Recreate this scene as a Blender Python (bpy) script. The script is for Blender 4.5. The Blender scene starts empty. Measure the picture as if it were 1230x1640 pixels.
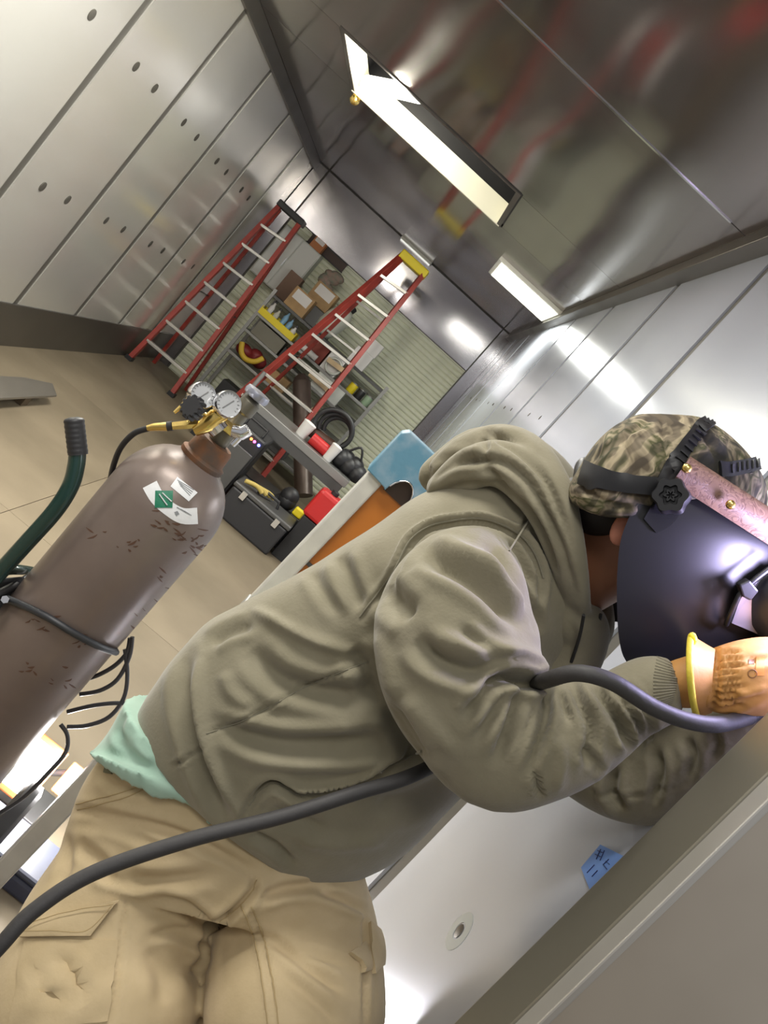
import bpy, bmesh, math, random
import numpy as np
from mathutils import Vector, Matrix
from mathutils.bvhtree import BVHTree
random.seed(7); np.random.seed(7)
sc = bpy.context.scene
C = bpy.data.collections.new('scene'); sc.collection.children.link(C)

# ------------------------------------------------------------------ camera
YAW, PIT, ROLL, FPX, CAMZ = 0.08538, -0.12760, 0.72882, 1400.5, 1.5957
FW = Vector((math.sin(YAW)*math.cos(PIT), math.cos(YAW)*math.cos(PIT), math.sin(PIT)))
r0 = Vector((math.cos(YAW), -math.sin(YAW), 0)); u0 = r0.cross(FW)
RT = math.cos(ROLL)*r0 + math.sin(ROLL)*u0
UP = -math.sin(ROLL)*r0 + math.cos(ROLL)*u0
EYE = Vector((0, 0, CAMZ))
cam = bpy.data.cameras.new('camera'); camo = bpy.data.objects.new('camera', cam); C.objects.link(camo)
cam.sensor_fit = 'VERTICAL'; cam.sensor_height = 36; cam.lens = 36*FPX/1640; cam.clip_start = 0.02
M = Matrix((RT, UP, -FW)).transposed().to_4x4(); M.translation = EYE; camo.matrix_world = M
sc.camera = camo

# ------------------------------------------------------------------ world, lights, exposure
w = bpy.data.worlds.new('hall'); sc.world = w; w.use_nodes = True
w.node_tree.nodes['Background'].inputs[0].default_value = (0.88, 0.88, 0.90, 1)
w.node_tree.nodes['Background'].inputs[1].default_value = 0.40
sc.view_settings.view_transform = 'Standard'; sc.view_settings.look = 'None'
sc.view_settings.gamma = 1; sc.view_settings.exposure = 0.0; sc.view_settings.use_curve_mapping = False

def light(name, kind, loc, energy, color, size=None, sizey=None, aim=None):
    l = bpy.data.lights.new(name, kind); l.energy = energy; l.color = color
    if kind == 'AREA':
        l.shape = 'RECTANGLE'; l.size = size; l.size_y = sizey or size
    elif size: l.shadow_soft_size = size
    o = bpy.data.objects.new(name, l); C.objects.link(o); o.location = loc
    if aim is not None:
        o.rotation_euler = (Vector(aim)-Vector(loc)).to_track_quat('-Z', 'Y').to_euler()
    return o
# added area light outside the open end of the chamber, high behind the camera
light('hall_fill', 'AREA', (-1.0, -2.0, 3.6), 58, (1.0, 0.97, 0.91), 2.4, 0.8, (-0.6, 3.2, 1.2))
light('chamber_fill', 'AREA', (-.95, .9, 2.62), 38, (1.0, 0.97, 0.91), 1.2, 0.4, (-.95, .95, 0))  # added fill under the near ceiling, out of view, no fixture modelled
light('chamber_fill', 'AREA', (-1.15, 3.3, 2.64), 115, (1.0, 0.97, 0.89), .5, 1.4, (-1.15, 3.3, 0))  # unseen fill added to brighten the left wall, no fixture modelled

# ------------------------------------------------------------------ helpers
def P(px, py, y):
    d = FW + (px-615)/FPX*RT - (py-820)/FPX*UP
    return EYE + d*(y/d.y)
def PX(px, py, x):
    d = FW + (px-615)/FPX*RT - (py-820)/FPX*UP
    return EYE + d*(x/d.x)
def proj(v):
    d = v - np.array(EYE); z = d@np.array(FW)
    return np.stack([615+FPX*(d@np.array(RT))/z, 820-FPX*(d@np.array(UP))/z], -1)

class MB:
    def __init__(s): s.v = []; s.f = []
    def add(s, vs, fs):
        b = len(s.v); s.v += [Vector(v) for v in vs]; s.f += [tuple(i+b for i in f) for f in fs]; return s
    def box(s, lo, hi, bev=0):
        x0, y0, z0 = lo; x1, y1, z1 = hi
        return s.add([(x0,y0,z0),(x1,y0,z0),(x1,y1,z0),(x0,y1,z0),(x0,y0,z1),(x1,y0,z1),(x1,y1,z1),(x0,y1,z1)],
            [(0,3,2,1),(4,5,6,7),(0,1,5,4),(1,2,6,5),(2,3,7,6),(3,0,4,7)])
    def bar(s, a, b, w, h=None, upv=(0,0,1)):
        a, b = Vector(a), Vector(b); h = h or w; d = (b-a).normalized(); upv = Vector(upv)
        if abs(d.dot(upv)) > .98: upv = Vector((0,1,0))
        sx = d.cross(upv).normalized()*w/2; sy = sx.cross(d).normalized()*h/2
        vs = [p+i*sx+j*sy for p in (a, b) for i, j in ((-1,-1),(1,-1),(1,1),(-1,1))]
        return s.add(vs, [(0,1,2,3),(7,6,5,4),(0,4,5,1),(1,5,6,2),(2,6,7,3),(3,7,4,0)])
    def tube(s, pts, r, n=12, caps=True, smooth=0, sq=1.0):
        pts = [Vector(p) for p in pts]
        rs = list(r) if hasattr(r, '__len__') else [r]*len(pts)
        if smooth: pts, rs = crom(pts, rs, smooth)
        ref = None; rings = []
        for i, p in enumerate(pts):
            t = (pts[min(i+1, len(pts)-1)]-pts[max(i-1, 0)]).normalized()
            if ref is None:
                ref = t.orthogonal().normalized()
            ref = (ref - t*ref.dot(t)).normalized(); bi = t.cross(ref)
            rings.append([p + rs[i]*(math.cos(2*math.pi*k/n)*ref + sq*math.sin(2*math.pi*k/n)*bi) for k in range(n)])
        return s.rings(rings, caps)
    def rings(s, rings, caps=True):
        n = len(rings[0]); vs = [v for r in rings for v in r]; fs = []
        for i in range(len(rings)-1):
            for k in range(n):
                a = i*n+k; b = i*n+(k+1)%n; fs.append((a, b, b+n, a+n))
        if caps:
            m = len(rings)-1
            fs.append(tuple(reversed(range(n)))); fs.append(tuple(m*n+k for k in range(n)))
        return s.add(vs, fs)
    def lathe(s, prof, org, axis=(0,0,1), n=32, caps=True):
        axis = Vector(axis).normalized(); a = axis.orthogonal().normalized(); b = axis.cross(a); org = Vector(org)
        return s.rings([[org+axis*h+rr*(math.cos(2*math.pi*k/n)*a+math.sin(2*math.pi*k/n)*b) for k in range(n)] for rr, h in prof], caps)
    def prism(s, poly, off):
        n = len(poly); poly = [Vector(p) for p in poly]; off = Vector(off)
        return s.add(poly+[p+off for p in poly], [tuple(reversed(range(n))), tuple(range(n, 2*n))]+[(k, (k+1)%n, (k+1)%n+n, k+n) for k in range(n)])
    def ball(s, c, r, n=16, m=10, sc_=(1,1,1)):
        c = Vector(c)
        return s.rings([[c+Vector((r*sc_[0]*math.sin(t)*math.cos(2*math.pi*k/n), r*sc_[1]*math.sin(t)*math.sin(2*math.pi*k/n), -r*sc_[2]*math.cos(t))) for k in range(n)]
            for t in [math.pi*(i+.15)/(m+.3) for i in range(m+1)]])

def sheet(g, th):
    nv = len(g)-1; nu = len(g[0])-1; mb = MB(); vs = [p for r in g for p, n_ in r]+[p-n_*th for r in g for p, n_ in r]
    W = nu+1; N2 = W*(nv+1); fs = []
    for j in range(nv):
        for i in range(nu):
            a = j*W+i; fs.append((a, a+1, a+W+1, a+W)); fs.append((a+N2+W, a+N2+W+1, a+N2+1, a+N2))
    for i in range(nu): fs.append((i, i+N2, i+1+N2, i+1)); a = nv*W+i; fs.append((a+1, a+1+N2, a+N2, a))
    for j in range(nv): a = j*W; fs.append((a+W, a+W+N2, a+N2, a)); a = j*W+nu; fs.append((a, a+N2, a+W+N2, a+W))
    return mb.add(vs, fs)

def crom(pts, rs, sub):
    P2 = [pts[0]]+list(pts)+[pts[-1]]; R2 = [rs[0]]+list(rs)+[rs[-1]]; o = []; ro = []
    for i in range(1, len(P2)-2):
        for k in range(sub):
            t = k/sub
            def c(a, b, c_, d): return 0.5*((2*b)+(c_-a)*t+(2*a-5*b+4*c_-d)*t*t+(3*b-a-3*c_+d)*t**3)
            o.append(c(*P2[i-1:i+3])); ro.append(max(1e-4, c(*R2[i-1:i+3])))
    o.append(pts[-1]); ro.append(rs[-1]); return o, ro

def thing(name, label, cat, loc, group=None):
    o = bpy.data.objects.new(name, None); C.objects.link(o); o.location = loc
    o.empty_display_size = .1
    o['label'] = label; o['category'] = cat
    if group: o['group'] = group
    bpy.context.view_layer.update()
    return o
def wloc(o):
    v = Vector(o.location)
    while o.parent: o = o.parent; v = v + Vector(o.location)
    return v
def obj(name, mb, mat, parent=None, smooth=None, bevel=0, label=None):
    if isinstance(mb, MB):
        me = bpy.data.meshes.new(name); vs = mb.v
        me.from_pydata([tuple(v) for v in vs], [], mb.f); me.validate()
        bm = bmesh.new(); bm.from_mesh(me); bmesh.ops.recalc_face_normals(bm, faces=bm.faces[:]); bm.to_mesh(me); bm.free()
    else: me = mb
    n = len(me.vertices); co = np.empty(n*3, np.float32); me.vertices.foreach_get('co', co); co = co.reshape(-1, 3)
    org = np.array([(co[:,0].min()+co[:,0].max())/2, (co[:,1].min()+co[:,1].max())/2, co[:,2].min()])
    co = co - org.astype(np.float32); me.vertices.foreach_set('co', co.ravel()); me.update()
    o = bpy.data.objects.new(name, me); C.objects.link(o)
    o.location = Vector(org.tolist()) - (wloc(parent) if parent else Vector((0,0,0)))
    if parent: o.parent = parent
    me.materials.clear(); me.materials.append(mat)
    if smooth is not None:
        me.shade_smooth()
        if smooth < 180: me.set_sharp_from_angle(angle=math.radians(smooth))
    if bevel:
        b = o.modifiers.new('bevel', 'BEVEL'); b.width = bevel; b.segments = 2; b.limit_method = 'ANGLE'
    if label: o['label'] = label
    return o
def tag(o, label, cat, group=None, kind=None):
    o['label'] = label; o['category'] = cat
    if group: o['group'] = group
    if kind: o['kind'] = kind
    return o
def struct(name, mb, mat, parent=None, **k):
    o = obj(name, mb, mat, parent, **k)
    if not parent: o['kind'] = 'structure'
    return o

# ------------------------------------------------------------------ materials
def mat(name, col, rough=.5, metal=0, noise=0, nscale=8, col2=None, bump=0, bscale=40, rvar=0, emit=0, ecol=None,
        wave=0, wscale=1.5, coat=0, ns=(1,1,1), sheen=0, mix=(.35,.65), detail=4):
    m = bpy.data.materials.new(name); m.use_nodes = True; nt = m.node_tree; N = nt.nodes; L = nt.links
    b = N['Principled BSDF']; b.inputs['Base Color'].default_value = (*col, 1)
    b.inputs['Roughness'].default_value = rough; b.inputs['Metallic'].default_value = metal
    if coat: b.inputs['Coat Weight'].default_value = coat
    if sheen: b.inputs['Sheen Weight'].default_value = sheen; b.inputs['Sheen Roughness'].default_value = .5
    tc = N.new('ShaderNodeTexCoord'); mp = N.new('ShaderNodeMapping'); L.new(tc.outputs['Object'], mp.inputs[0]); mp.inputs['Scale'].default_value = ns
    if col2 is not None or rvar:
        n1 = N.new('ShaderNodeTexNoise'); n1.inputs['Scale'].default_value = nscale; n1.inputs['Detail'].default_value = detail
        L.new(mp.outputs[0], n1.inputs['Vector'])
        if col2 is not None:
            cr = N.new('ShaderNodeValToRGB'); cr.color_ramp.elements[0].position = mix[0]; cr.color_ramp.elements[1].position = mix[1]
            cr.color_ramp.elements[0].color = (*col, 1); cr.color_ramp.elements[1].color = (*col2, 1)
            L.new(n1.outputs['Fac'], cr.inputs[0]); L.new(cr.outputs[0], b.inputs['Base Color'])
        if rvar:
            mr = N.new('ShaderNodeMapRange'); mr.inputs[1].default_value = 0; mr.inputs[2].default_value = 1; n1.inputs['Detail'].default_value = detail if col2 is not None else 1
            mr.inputs[3].default_value = max(.02, rough-rvar); mr.inputs[4].default_value = rough+rvar
            L.new(n1.outputs['Fac'], mr.inputs[0]); L.new(mr.outputs[0], b.inputs['Roughness'])
    last = None
    for s_, st, dist in ((wscale, wave, .05), (bscale, bump, .002)):
        if st:
            nn = N.new('ShaderNodeTexNoise'); nn.inputs['Scale'].default_value = s_; nn.inputs['Detail'].default_value = 1 if dist > .01 else 5
            L.new(mp.outputs[0] if dist < .01 else tc.outputs['Object'], nn.inputs['Vector'])
            bp = N.new('ShaderNodeBump'); bp.inputs['Strength'].default_value = st; bp.inputs['Distance'].default_value = dist
            L.new(nn.outputs['Fac'], bp.inputs['Height'])
            if last: L.new(last.outputs[0], bp.inputs['Normal'])
            last = bp
    if last: L.new(last.outputs[0], b.inputs['Normal'])
    if emit:
        b.inputs['Emission Color'].default_value = (*(ecol or col), 1); b.inputs['Emission Strength'].default_value = emit
    return m

STEEL = mat('stainless_wall', (.80,.785,.73), .20, .62, rvar=.06, nscale=2.2)
HOLE_DARK = mat('hole_disc', (.06,.055,.045), .6)  # dark colour takes the place of the shade inside a hole
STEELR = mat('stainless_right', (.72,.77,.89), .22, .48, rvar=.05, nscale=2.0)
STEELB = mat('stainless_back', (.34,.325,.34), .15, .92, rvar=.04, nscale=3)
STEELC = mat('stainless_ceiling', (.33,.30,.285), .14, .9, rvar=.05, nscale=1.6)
SEAM = mat('dark_seam', (.10,.095,.082), .45, .2)
TRIM = mat('grey_trim', (.19,.18,.165), .38, .85, rvar=.1, nscale=3)
POST = mat('door_post_steel', (.25,.235,.19), .42, .7, rvar=.06, nscale=2.5)
PANEL = mat('end_panel_steel', (.66,.60,.51), .36, .7, nscale=3, col2=(.56,.50,.42))
FLOOR = mat('floor_board', (.27,.22,.15), .55, 0, nscale=1.3, col2=(.185,.15,.10), bump=.2, bscale=30, detail=8, rvar=.1)
BASE = mat('baseboard_steel', (.17,.16,.145), .35, .8, rvar=.08, nscale=2)
WHITE = mat('white_enamel', (.85,.85,.78), .4)
BLACKP = mat('black_plastic', (.018,.018,.02), .45, bump=.1, bscale=80)
BLACKR = mat('black_rubber', (.018,.018,.02), .5)
HOSE = mat('torch_hose_sleeve', (.038,.036,.036), .6, bump=.3, bscale=120)
SHUT = mat('shutter_paint', (.86,.88,.70), .45, 0, nscale=6, col2=(.74,.76,.61))
RED = mat('red_fibreglass', (.36,.042,.028), .45, col2=(.27,.035,.026), nscale=12)
ALU = mat('aluminium', (.62,.60,.56), .35, .7, rvar=.1, nscale=10)
YEL = mat('yellow_plastic', (.85,.68,.02), .45)
CARD = mat('cardboard', (.48,.31,.15), .8, col2=(.40,.26,.13), nscale=12)
PAPER = mat('white_paper', (.80,.78,.76), .7)
PLGREY = mat('light_grey_plastic', (.62,.64,.60), .5)
DGREY = mat('dark_grey_steel', (.10,.10,.10), .45, .4)
GREYM = mat('grey_steel', (.30,.30,.29), .4, .7)
WOOD = mat('pale_wood', (.72,.55,.33), .6, col2=(.62,.45,.26), nscale=10)
REDP = mat('red_plastic', (.55,.02,.02), .4)
DKRED = mat('dark_red', (.20,.02,.02), .5)
BLUEP = mat('light_blue_plastic', (.20,.38,.55), .4)
CYL = mat('brown_cylinder_paint', (.150,.115,.100), .33, .25, col2=(.19,.15,.13), nscale=5, bump=.15, bscale=60, rvar=.06)
RUST = mat('rusty_steel', (.20,.085,.035), .7, .3, col2=(.11,.075,.055), nscale=30, bump=.5, bscale=90)
BRASS = mat('brass', (.85,.62,.20), .25, 1, rvar=.08, nscale=40)
CHROME = mat('chrome', (.8,.8,.82), .12, 1)
GREEN = mat('dark_green_paint', (.008,.035,.03), .22, 0, coat=.4)
ORANGE = mat('orange_fibreglass', (.50,.17,.025), .35, col2=(.40,.125,.02), nscale=5, coat=.15, bump=.1, bscale=60)
RAIL = mat('worn_aluminium_rail', (.74,.73,.66), .4, .45, col2=(.62,.61,.56), nscale=18, bump=.2, bscale=50)
BLUECAP = mat('worn_blue_cap', (.10,.24,.33), .5, col2=(.23,.33,.40), nscale=16, mix=(.42,.6), bump=.25, bscale=60, detail=8)
GLASS = mat('gauge_face', (.40,.41,.42), .15, 0, coat=.6)

# wool-like hooded sweatshirt, with a fine knit
def fabric(name, c1, c2, weave=900, bump=.25, sheen=.25, rough=.9, nscale=14):
    return mat(name, c1, rough, 0, col2=c2, nscale=nscale, bump=bump, bscale=weave/4, sheen=sheen)
HOOD = fabric('sage_fleece', (.20,.18,.118), (.235,.212,.145))
HOODK = fabric('sage_rib_knit', (.17,.155,.105), (.20,.185,.13), bump=.5)
HOODD = fabric('grey_brown_fleece', (.14,.125,.11), (.165,.148,.13))
KHAKI = fabric('khaki_twill', (.45,.35,.20), (.52,.41,.245), bump=.15, sheen=.1)
MINT = fabric('mint_jersey', (.27,.41,.325), (.32,.46,.37), bump=.1)
SKIN = mat('skin', (.32,.135,.07), .5, col2=(.26,.105,.055), nscale=10); SKIN.node_tree.nodes['Principled BSDF'].inputs['Subsurface Weight'].default_value = .08
HAIR = mat('black_hair', (.012,.009,.008), .6)
GLOVE = mat('tan_leather', (.52,.26,.072), .6, col2=(.43,.21,.055), nscale=16, bump=.3, bscale=70)
SHELL = mat('helmet_shell', (.006,.006,.007), .36, 0, rvar=.03, nscale=4)
STRAP = mat('headgear_plastic', (.012,.012,.014), .4)
LEATHER = mat('tooled_leather', (.20,.115,.08), .5)
def tool_leather():
    nt = LEATHER.node_tree; N = nt.nodes; L = nt.links; b = N['Principled BSDF']
    tc = N.new('ShaderNodeTexCoord'); v = N.new('ShaderNodeTexNoise'); v.inputs['Scale'].default_value = 55; v.inputs['Detail'].default_value = 1; v.inputs['Distortion'].default_value = 3.5
    L.new(tc.outputs['Object'], v.inputs['Vector'])
    cr = N.new('ShaderNodeValToRGB'); e = cr.color_ramp.elements
    e[0].position = .44; e[0].color = (.17,.10,.068,1); e[1].position = .50; e[1].color = (.09,.045,.032,1); e2 = e.new(.56); e2.color = (.20,.12,.08,1)
    L.new(v.outputs['Fac'], cr.inputs[0]); L.new(cr.outputs[0], b.inputs['Base Color'])
    bp = N.new('ShaderNodeBump'); bp.inputs['Strength'].default_value = .6; bp.inputs['Distance'].default_value = .002
    L.new(cr.outputs[0], bp.inputs['Height']); L.new(bp.outputs[0], b.inputs['Normal'])
tool_leather()
def camo():
    m = mat('camouflage_cloth', (.05,.045,.03), .85); nt = m.node_tree; N = nt.nodes; L = nt.links; b = N['Principled BSDF']
    tc = N.new('ShaderNodeTexCoord')
    n1 = N.new('ShaderNodeTexNoise'); n1.inputs['Scale'].default_value = 17; n1.inputs['Detail'].default_value = 3; n1.inputs['Distortion'].default_value = 1.0
    L.new(tc.outputs['Object'], n1.inputs['Vector'])
    cr = N.new('ShaderNodeValToRGB'); cr.color_ramp.interpolation = 'LINEAR'; e = cr.color_ramp.elements
    e[0].position = .36; e[0].color = (.012,.011,.008,1); e[1].position = .44; e[1].color = (.05,.042,.025,1)
    for p_, c_ in ((.49, (.19,.155,.10,1)), (.54, (.045,.048,.015,1)), (.60, (.30,.25,.17,1)), (.68, (.08,.062,.04,1))):
        x = e.new(p_); x.color = c_
    L.new(n1.outputs['Fac'], cr.inputs[0])
    n2 = N.new('ShaderNodeTexWave'); n2.inputs['Scale'].default_value = 16; n2.inputs['Distortion'].default_value = 9; n2.inputs['Detail'].default_value = 2
    L.new(tc.outputs['Object'], n2.inputs['Vector'])
    c2 = N.new('ShaderNodeValToRGB'); c2.color_ramp.elements[0].position = .35; c2.color_ramp.elements[0].color = (.35,.32,.3,1); c2.color_ramp.elements[1].position = .6; c2.color_ramp.elements[1].color = (1.5,1.5,1.4,1)
    L.new(n2.outputs['Fac'], c2.inputs[0])
    mx = N.new('ShaderNodeMix'); mx.data_type = 'RGBA'; mx.blend_type = 'MULTIPLY'; mx.inputs[0].default_value = .45
    L.new(cr.outputs[0], mx.inputs[6]); L.new(c2.outputs[0], mx.inputs[7]); L.new(mx.outputs[2], b.inputs['Base Color'])
    return m
CAMO = camo()

# ------------------------------------------------------------------ the chamber
XL, XR, YB, H = -2.145, .607, 9.57, 2.7
Y0 = .3
fl = struct('floor', MB().box((-4.5, -3.5, -.08), (4.5, YB+.3, -.01)), FLOOR)
fx = [-4.5, -3.36, XL+.003, -.93, .29, 1.51, 2.73, 4.5]; fy = [-3.5, -1.06, 1.38, 3.82, 6.26, 8.7, YB+.2]
for i in range(len(fx)-1):
    for j in range(len(fy)-1):
        obj('board', MB().box((fx[i]+.0015, fy[j]+.0015, -.012), (fx[i+1]-.0015, fy[j+1]-.0015, 0)), FLOOR, fl)

def wavy(org, du, dv, nrm, th, nu, nv, amp, ph):
    # thin sheet-metal panel whose face is very slightly uneven, as rolled plate is
    org, du, dv, nrm = map(Vector, (org, du, dv, nrm)); g = []
    for j in range(nv+1):
        row = []
        for i in range(nu+1):
            u, v = i/nu, j/nv; p = org+du*u+dv*v
            X_ = p.x*2.1+p.z*1.3; Y_ = p.y*2.3-p.z*1.7
            w_ = math.sin(X_+1.3*math.sin(Y_*.8+ph))+.7*math.sin(Y_*1.7+ph+.9*math.sin(X_*1.9))+.35*math.sin(3.1*X_+2.3*Y_+ph)
            e = min(1, 8*u, 8*(1-u), 8*v, 8*(1-v)); row.append((p+nrm*(amp*w_*e-abs(amp)*2*0), nrm))
        g.append(row)
    return sheet(g, th)
# left wall: backing with panels proud of dark seams, dark discs in pairs standing in for shaded holes
wl = struct('wall_left', MB().box((XL-.12, Y0, 0), (XL-.007, YB+.1, H)), SEAM)
seams = [Y0, 1.52, 2.545, 3.57, 4.595, 5.62, 6.645, 7.67, 8.70, YB]
for a, b in zip(seams[:-1], seams[1:]):
    obj('panel', wavy((XL, a+.040, .315), (0, b-a-.08, 0), (0, 0, H-.405), (1,0,0), .007, 10, 24, .0016, a*7), STEEL, wl, smooth=30)
    if b-a > .9:
        c = (a+b)/2-.012
        for dy in (-.178, .178):
            for z in (1.885, 1.075):
                obj('hole_disc', MB().lathe([(.029, -.006), (.029, .003), (.026, .004)], (XL, c+dy, z), (1,0,0), 20), HOLE_DARK, wl, smooth=40)
struct('baseboard_left', MB().box((XL-.02, Y0, 0), (XL+.012, YB, .325)), BASE, bevel=.003)
struct('trim_1', MB().box((XL-.02, Y0, H-.10), (XL+.03, YB, H)), TRIM, bevel=.003)

# right wall
wr = struct('wall_right', MB().box((XR+.007, .80, 0), (XR+.12, YB+.1, H)), SEAM)
seams = [.80, 1.56, 2.735, 3.755, 4.88, 5.94, 7.0, 8.05, 9.0, YB]
for a, b in zip(seams[:-1], seams[1:]):
    obj('panel', wavy((XR, a+.034, .12), (0, b-a-.068, 0), (0, 0, H-.17), (-1,0,0), .007, 10, 24, .0016, a*5), STEELR, wr, smooth=30)
    if a < 1 or a > 3.7:
        c = (a+b)/2; 
        for dy in ((.02,) if a < 1 else (-.178, .178)):
            for z in ((1.04,) if a < 1 else (1.885, 1.075)):
                obj('hole_disc', MB().lathe([(.010, -.012), (.011, -.006), (.011, .002), (.006, .003)], (XR, c+dy, z), (-1,0,0), 16), TRIM if a < 1 else SEAM, wr, smooth=40)  # small raised discs drawn for holes, their shade put into the colour
obj('grommet', MB().lathe([(.030, -.004), (.031, .0015), (.014, .0018), (.013, -.004)], (XR, 1.20, 1.04), (-1,0,0), 28), PLGREY, wr, smooth=40)
struct('baseboard_right', MB().box((XR-.01, .8, 0), (XR+.02, YB, .12)), BASE)
struct('trim_2', MB().box((XR-.06, .8, H-.06), (XR+.02, YB, H)), TRIM, bevel=.003)

# back wall and the roll-up shutter
wb = struct('wall_back', MB().box((XL-.1, YB+.02, 0), (XR+.1, YB+.12, H+.05)), SEAM)
obj('filler_strip', MB().box((XL, YB-.004, 0), (-2.005, YB+.02, H-.01)), STEELB, wb)
obj('filler_strip', MB().box((.475, YB-.004, 0), (XR, YB+.02, H-.01)), STEELB, wb)
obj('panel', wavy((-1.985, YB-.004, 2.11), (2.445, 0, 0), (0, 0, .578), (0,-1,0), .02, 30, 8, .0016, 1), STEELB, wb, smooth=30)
dr = struct('door_1', MB().box((-1.985, YB+.012, 0), (.46, YB+.024, 2.10)), SHUT)
for k in range(38):
    z = .005+k*.055; pr = [(YB+.012, z), (YB-.003, z+.010), (YB-.008, z+.026), (YB-.003, z+.042), (YB+.012, z+.049)]
    obj('slat', MB().prism([(-1.98, y, zz) for y, zz in pr], (2.435, 0, 0)), SHUT, dr, smooth=35)
ls = thing('light_strip', 'thin white light strip along the top of the back wall above the yellow-capped ladder', 'lamp', (-.77, 9.53, 2.66))
obj('housing', MB().box((-.98, 9.50, 2.67), (-.56, 9.56, 2.70)), WHITE, ls, bevel=.003)
obj('diffuser', MB().box((-.97, 9.505, 2.655), (-.57, 9.55, 2.67)), mat('strip_diffuser', (.9,.9,.85), .4, emit=.7), ls)

# ceiling panels around a lit hatch
ce = struct('ceiling', MB().box((XL-.1, Y0, H+.36), (XR+.1, YB+.1, H+.42)), SEAM)
HX0, HX1, HY0, HY1 = -1.365, -.19, 4.74, 5.66
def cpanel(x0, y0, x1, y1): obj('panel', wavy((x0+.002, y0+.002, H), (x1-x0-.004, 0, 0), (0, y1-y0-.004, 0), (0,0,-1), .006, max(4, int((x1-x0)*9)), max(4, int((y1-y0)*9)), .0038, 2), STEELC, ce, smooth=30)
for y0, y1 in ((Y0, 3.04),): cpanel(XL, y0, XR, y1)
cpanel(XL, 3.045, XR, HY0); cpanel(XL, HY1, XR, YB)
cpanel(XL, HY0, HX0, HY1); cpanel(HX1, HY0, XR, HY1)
obj('joint_strip', MB().box((XL+.05, 3.034, H-.003), (.48, 3.048, H+.001)), CHROME, ce)
hc = struct('trim_3', MB().box((HX0-.03, HY0-.03, H-.006), (HX0, HY1+.03, H)), TRIM)
struct('trim_4', MB().box((HX1, HY0-.03, H-.006), (HX1+.03, HY1+.03, H)), TRIM)
struct('trim_5', MB().box((HX0, HY0-.03, H-.006), (HX1, HY0, H)), TRIM)
hl = thing('ceiling_light', 'rectangular recessed ceiling lamp with white sides and one bright tube', 'lamp', ((HX0+HX1)/2, (HY0+HY1)/2, H))
WARM = mat('hatch_lining', (.88,.87,.74), .5)
LH = .13
obj('recess_side', MB().box((HX0-.02, HY1, H-.01), (HX1+.02, HY1+.02, H+LH)), WARM, hl)
obj('recess_side', MB().box((HX0-.02, HY0, H), (HX0, HY1, H+LH)), WARM, hl)
obj('recess_side', MB().box((HX1, HY0, H), (HX1+.02, HY1, H+LH)), WARM, hl)
obj('recess_shaft', MB().box((HX0-.04, HY1+.03, H+LH-.02), (HX1+.04, HY1+.05, H+.34)).box((HX0-.04, HY0, H), (HX0-.022, HY1+.03, H+.34)).box((HX1+.022, HY0, H), (HX1+.04, HY1+.03, H+.34)).box((HX0-.04, HY0-.04, H+.0), (HX1+.04, HY0-.005, H+.34)).box((HX0-.04, HY0-.04, H+.34), (HX1+.04, HY1+.05, H+.355)), BLACKP, hl)
TUBE = mat('lit_tube', (1,.98,.88), .4, emit=9, ecol=(1,.95,.80))
obj('tube', MB().tube([(-1.30, 5.50, H+.05), (-.90, 4.84, H+.05)], .045, 16), TUBE, hl, smooth=60)
obj('fitting', MB().ball((-1.34, 5.69, H-.03), .035).tube([(-1.34, 5.69, H-.05), (-1.34, 5.69, H+.0)], .012), BRASS, hl, smooth=60)
light('hatch_glow', 'POINT', (-1.08, 5.15, H-.02), 36, (1, .93, .76), .06)
light('corner_panel_glow', 'AREA', (.27, 6.78, H-.06), 26, (1,1,.9), .5, .7, (.27, 6.78, 0))
h2 = thing('ceiling_light', 'pale flush ceiling light panel in the far right corner by the wall', 'lamp', (.27, 6.78, H))
obj('frame', MB().box((-.04, 6.40, H-.03), (.565, 7.18, H)), WHITE, h2, bevel=.004)
obj('diffuser', MB().box((-.01, 6.43, H-.036), (.535, 7.15, H-.03)), mat('panel_diffuser', (.9,.9,.8), .4, emit=1.6, ecol=(.95,.95,.80)), h2)

# end post and end panel at the right, next to the camera
EP = struct('trim_6', MB().box((.498, .777, 0), (.60, .852, H)), POST, bevel=.003)
ep = struct('trim_7', MB().box((.508, .757, 0), (1.3, .777, H)), PANEL, bevel=.002)
obj('edge_bead', MB().box((.500, .752, 0), (.509, .779, H)), ALU, ep, bevel=.002)

# blue tape on the right wall
tp = thing('tape_piece', 'small blue masking tape piece with pen scribble stuck on the right wall', 'tape', (XR-.002, 1.06, 1.26))
def wallquad(pts, x, t): return MB().prism([PX(a, b, x) for a, b in pts], (-t, 0, 0))
obj('tape', wallquad([(931,1390),(962,1353),(1000,1372),(945,1425)], XR-.0055, .0008), mat('blue_tape', (.18,.33,.72), .6), tp)
ink = MB()
for a, b in (((953,1368),(962,1372)),((957,1362),(966,1366)),((955,1376),(962,1360)),((961,1378),(968,1362)),((966,1385),(975,1376)),((970,1379),(976,1384)),((940,1398),(952,1385)),((948,1404),(957,1394)),((972,1392),(966,1384))):
    ink.bar(PX(*a, XR-.0068), PX(*b, XR-.0068), .0012, .0006)
obj('scribble', ink, mat('ink', (.02,.03,.12), .5), tp)

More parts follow.
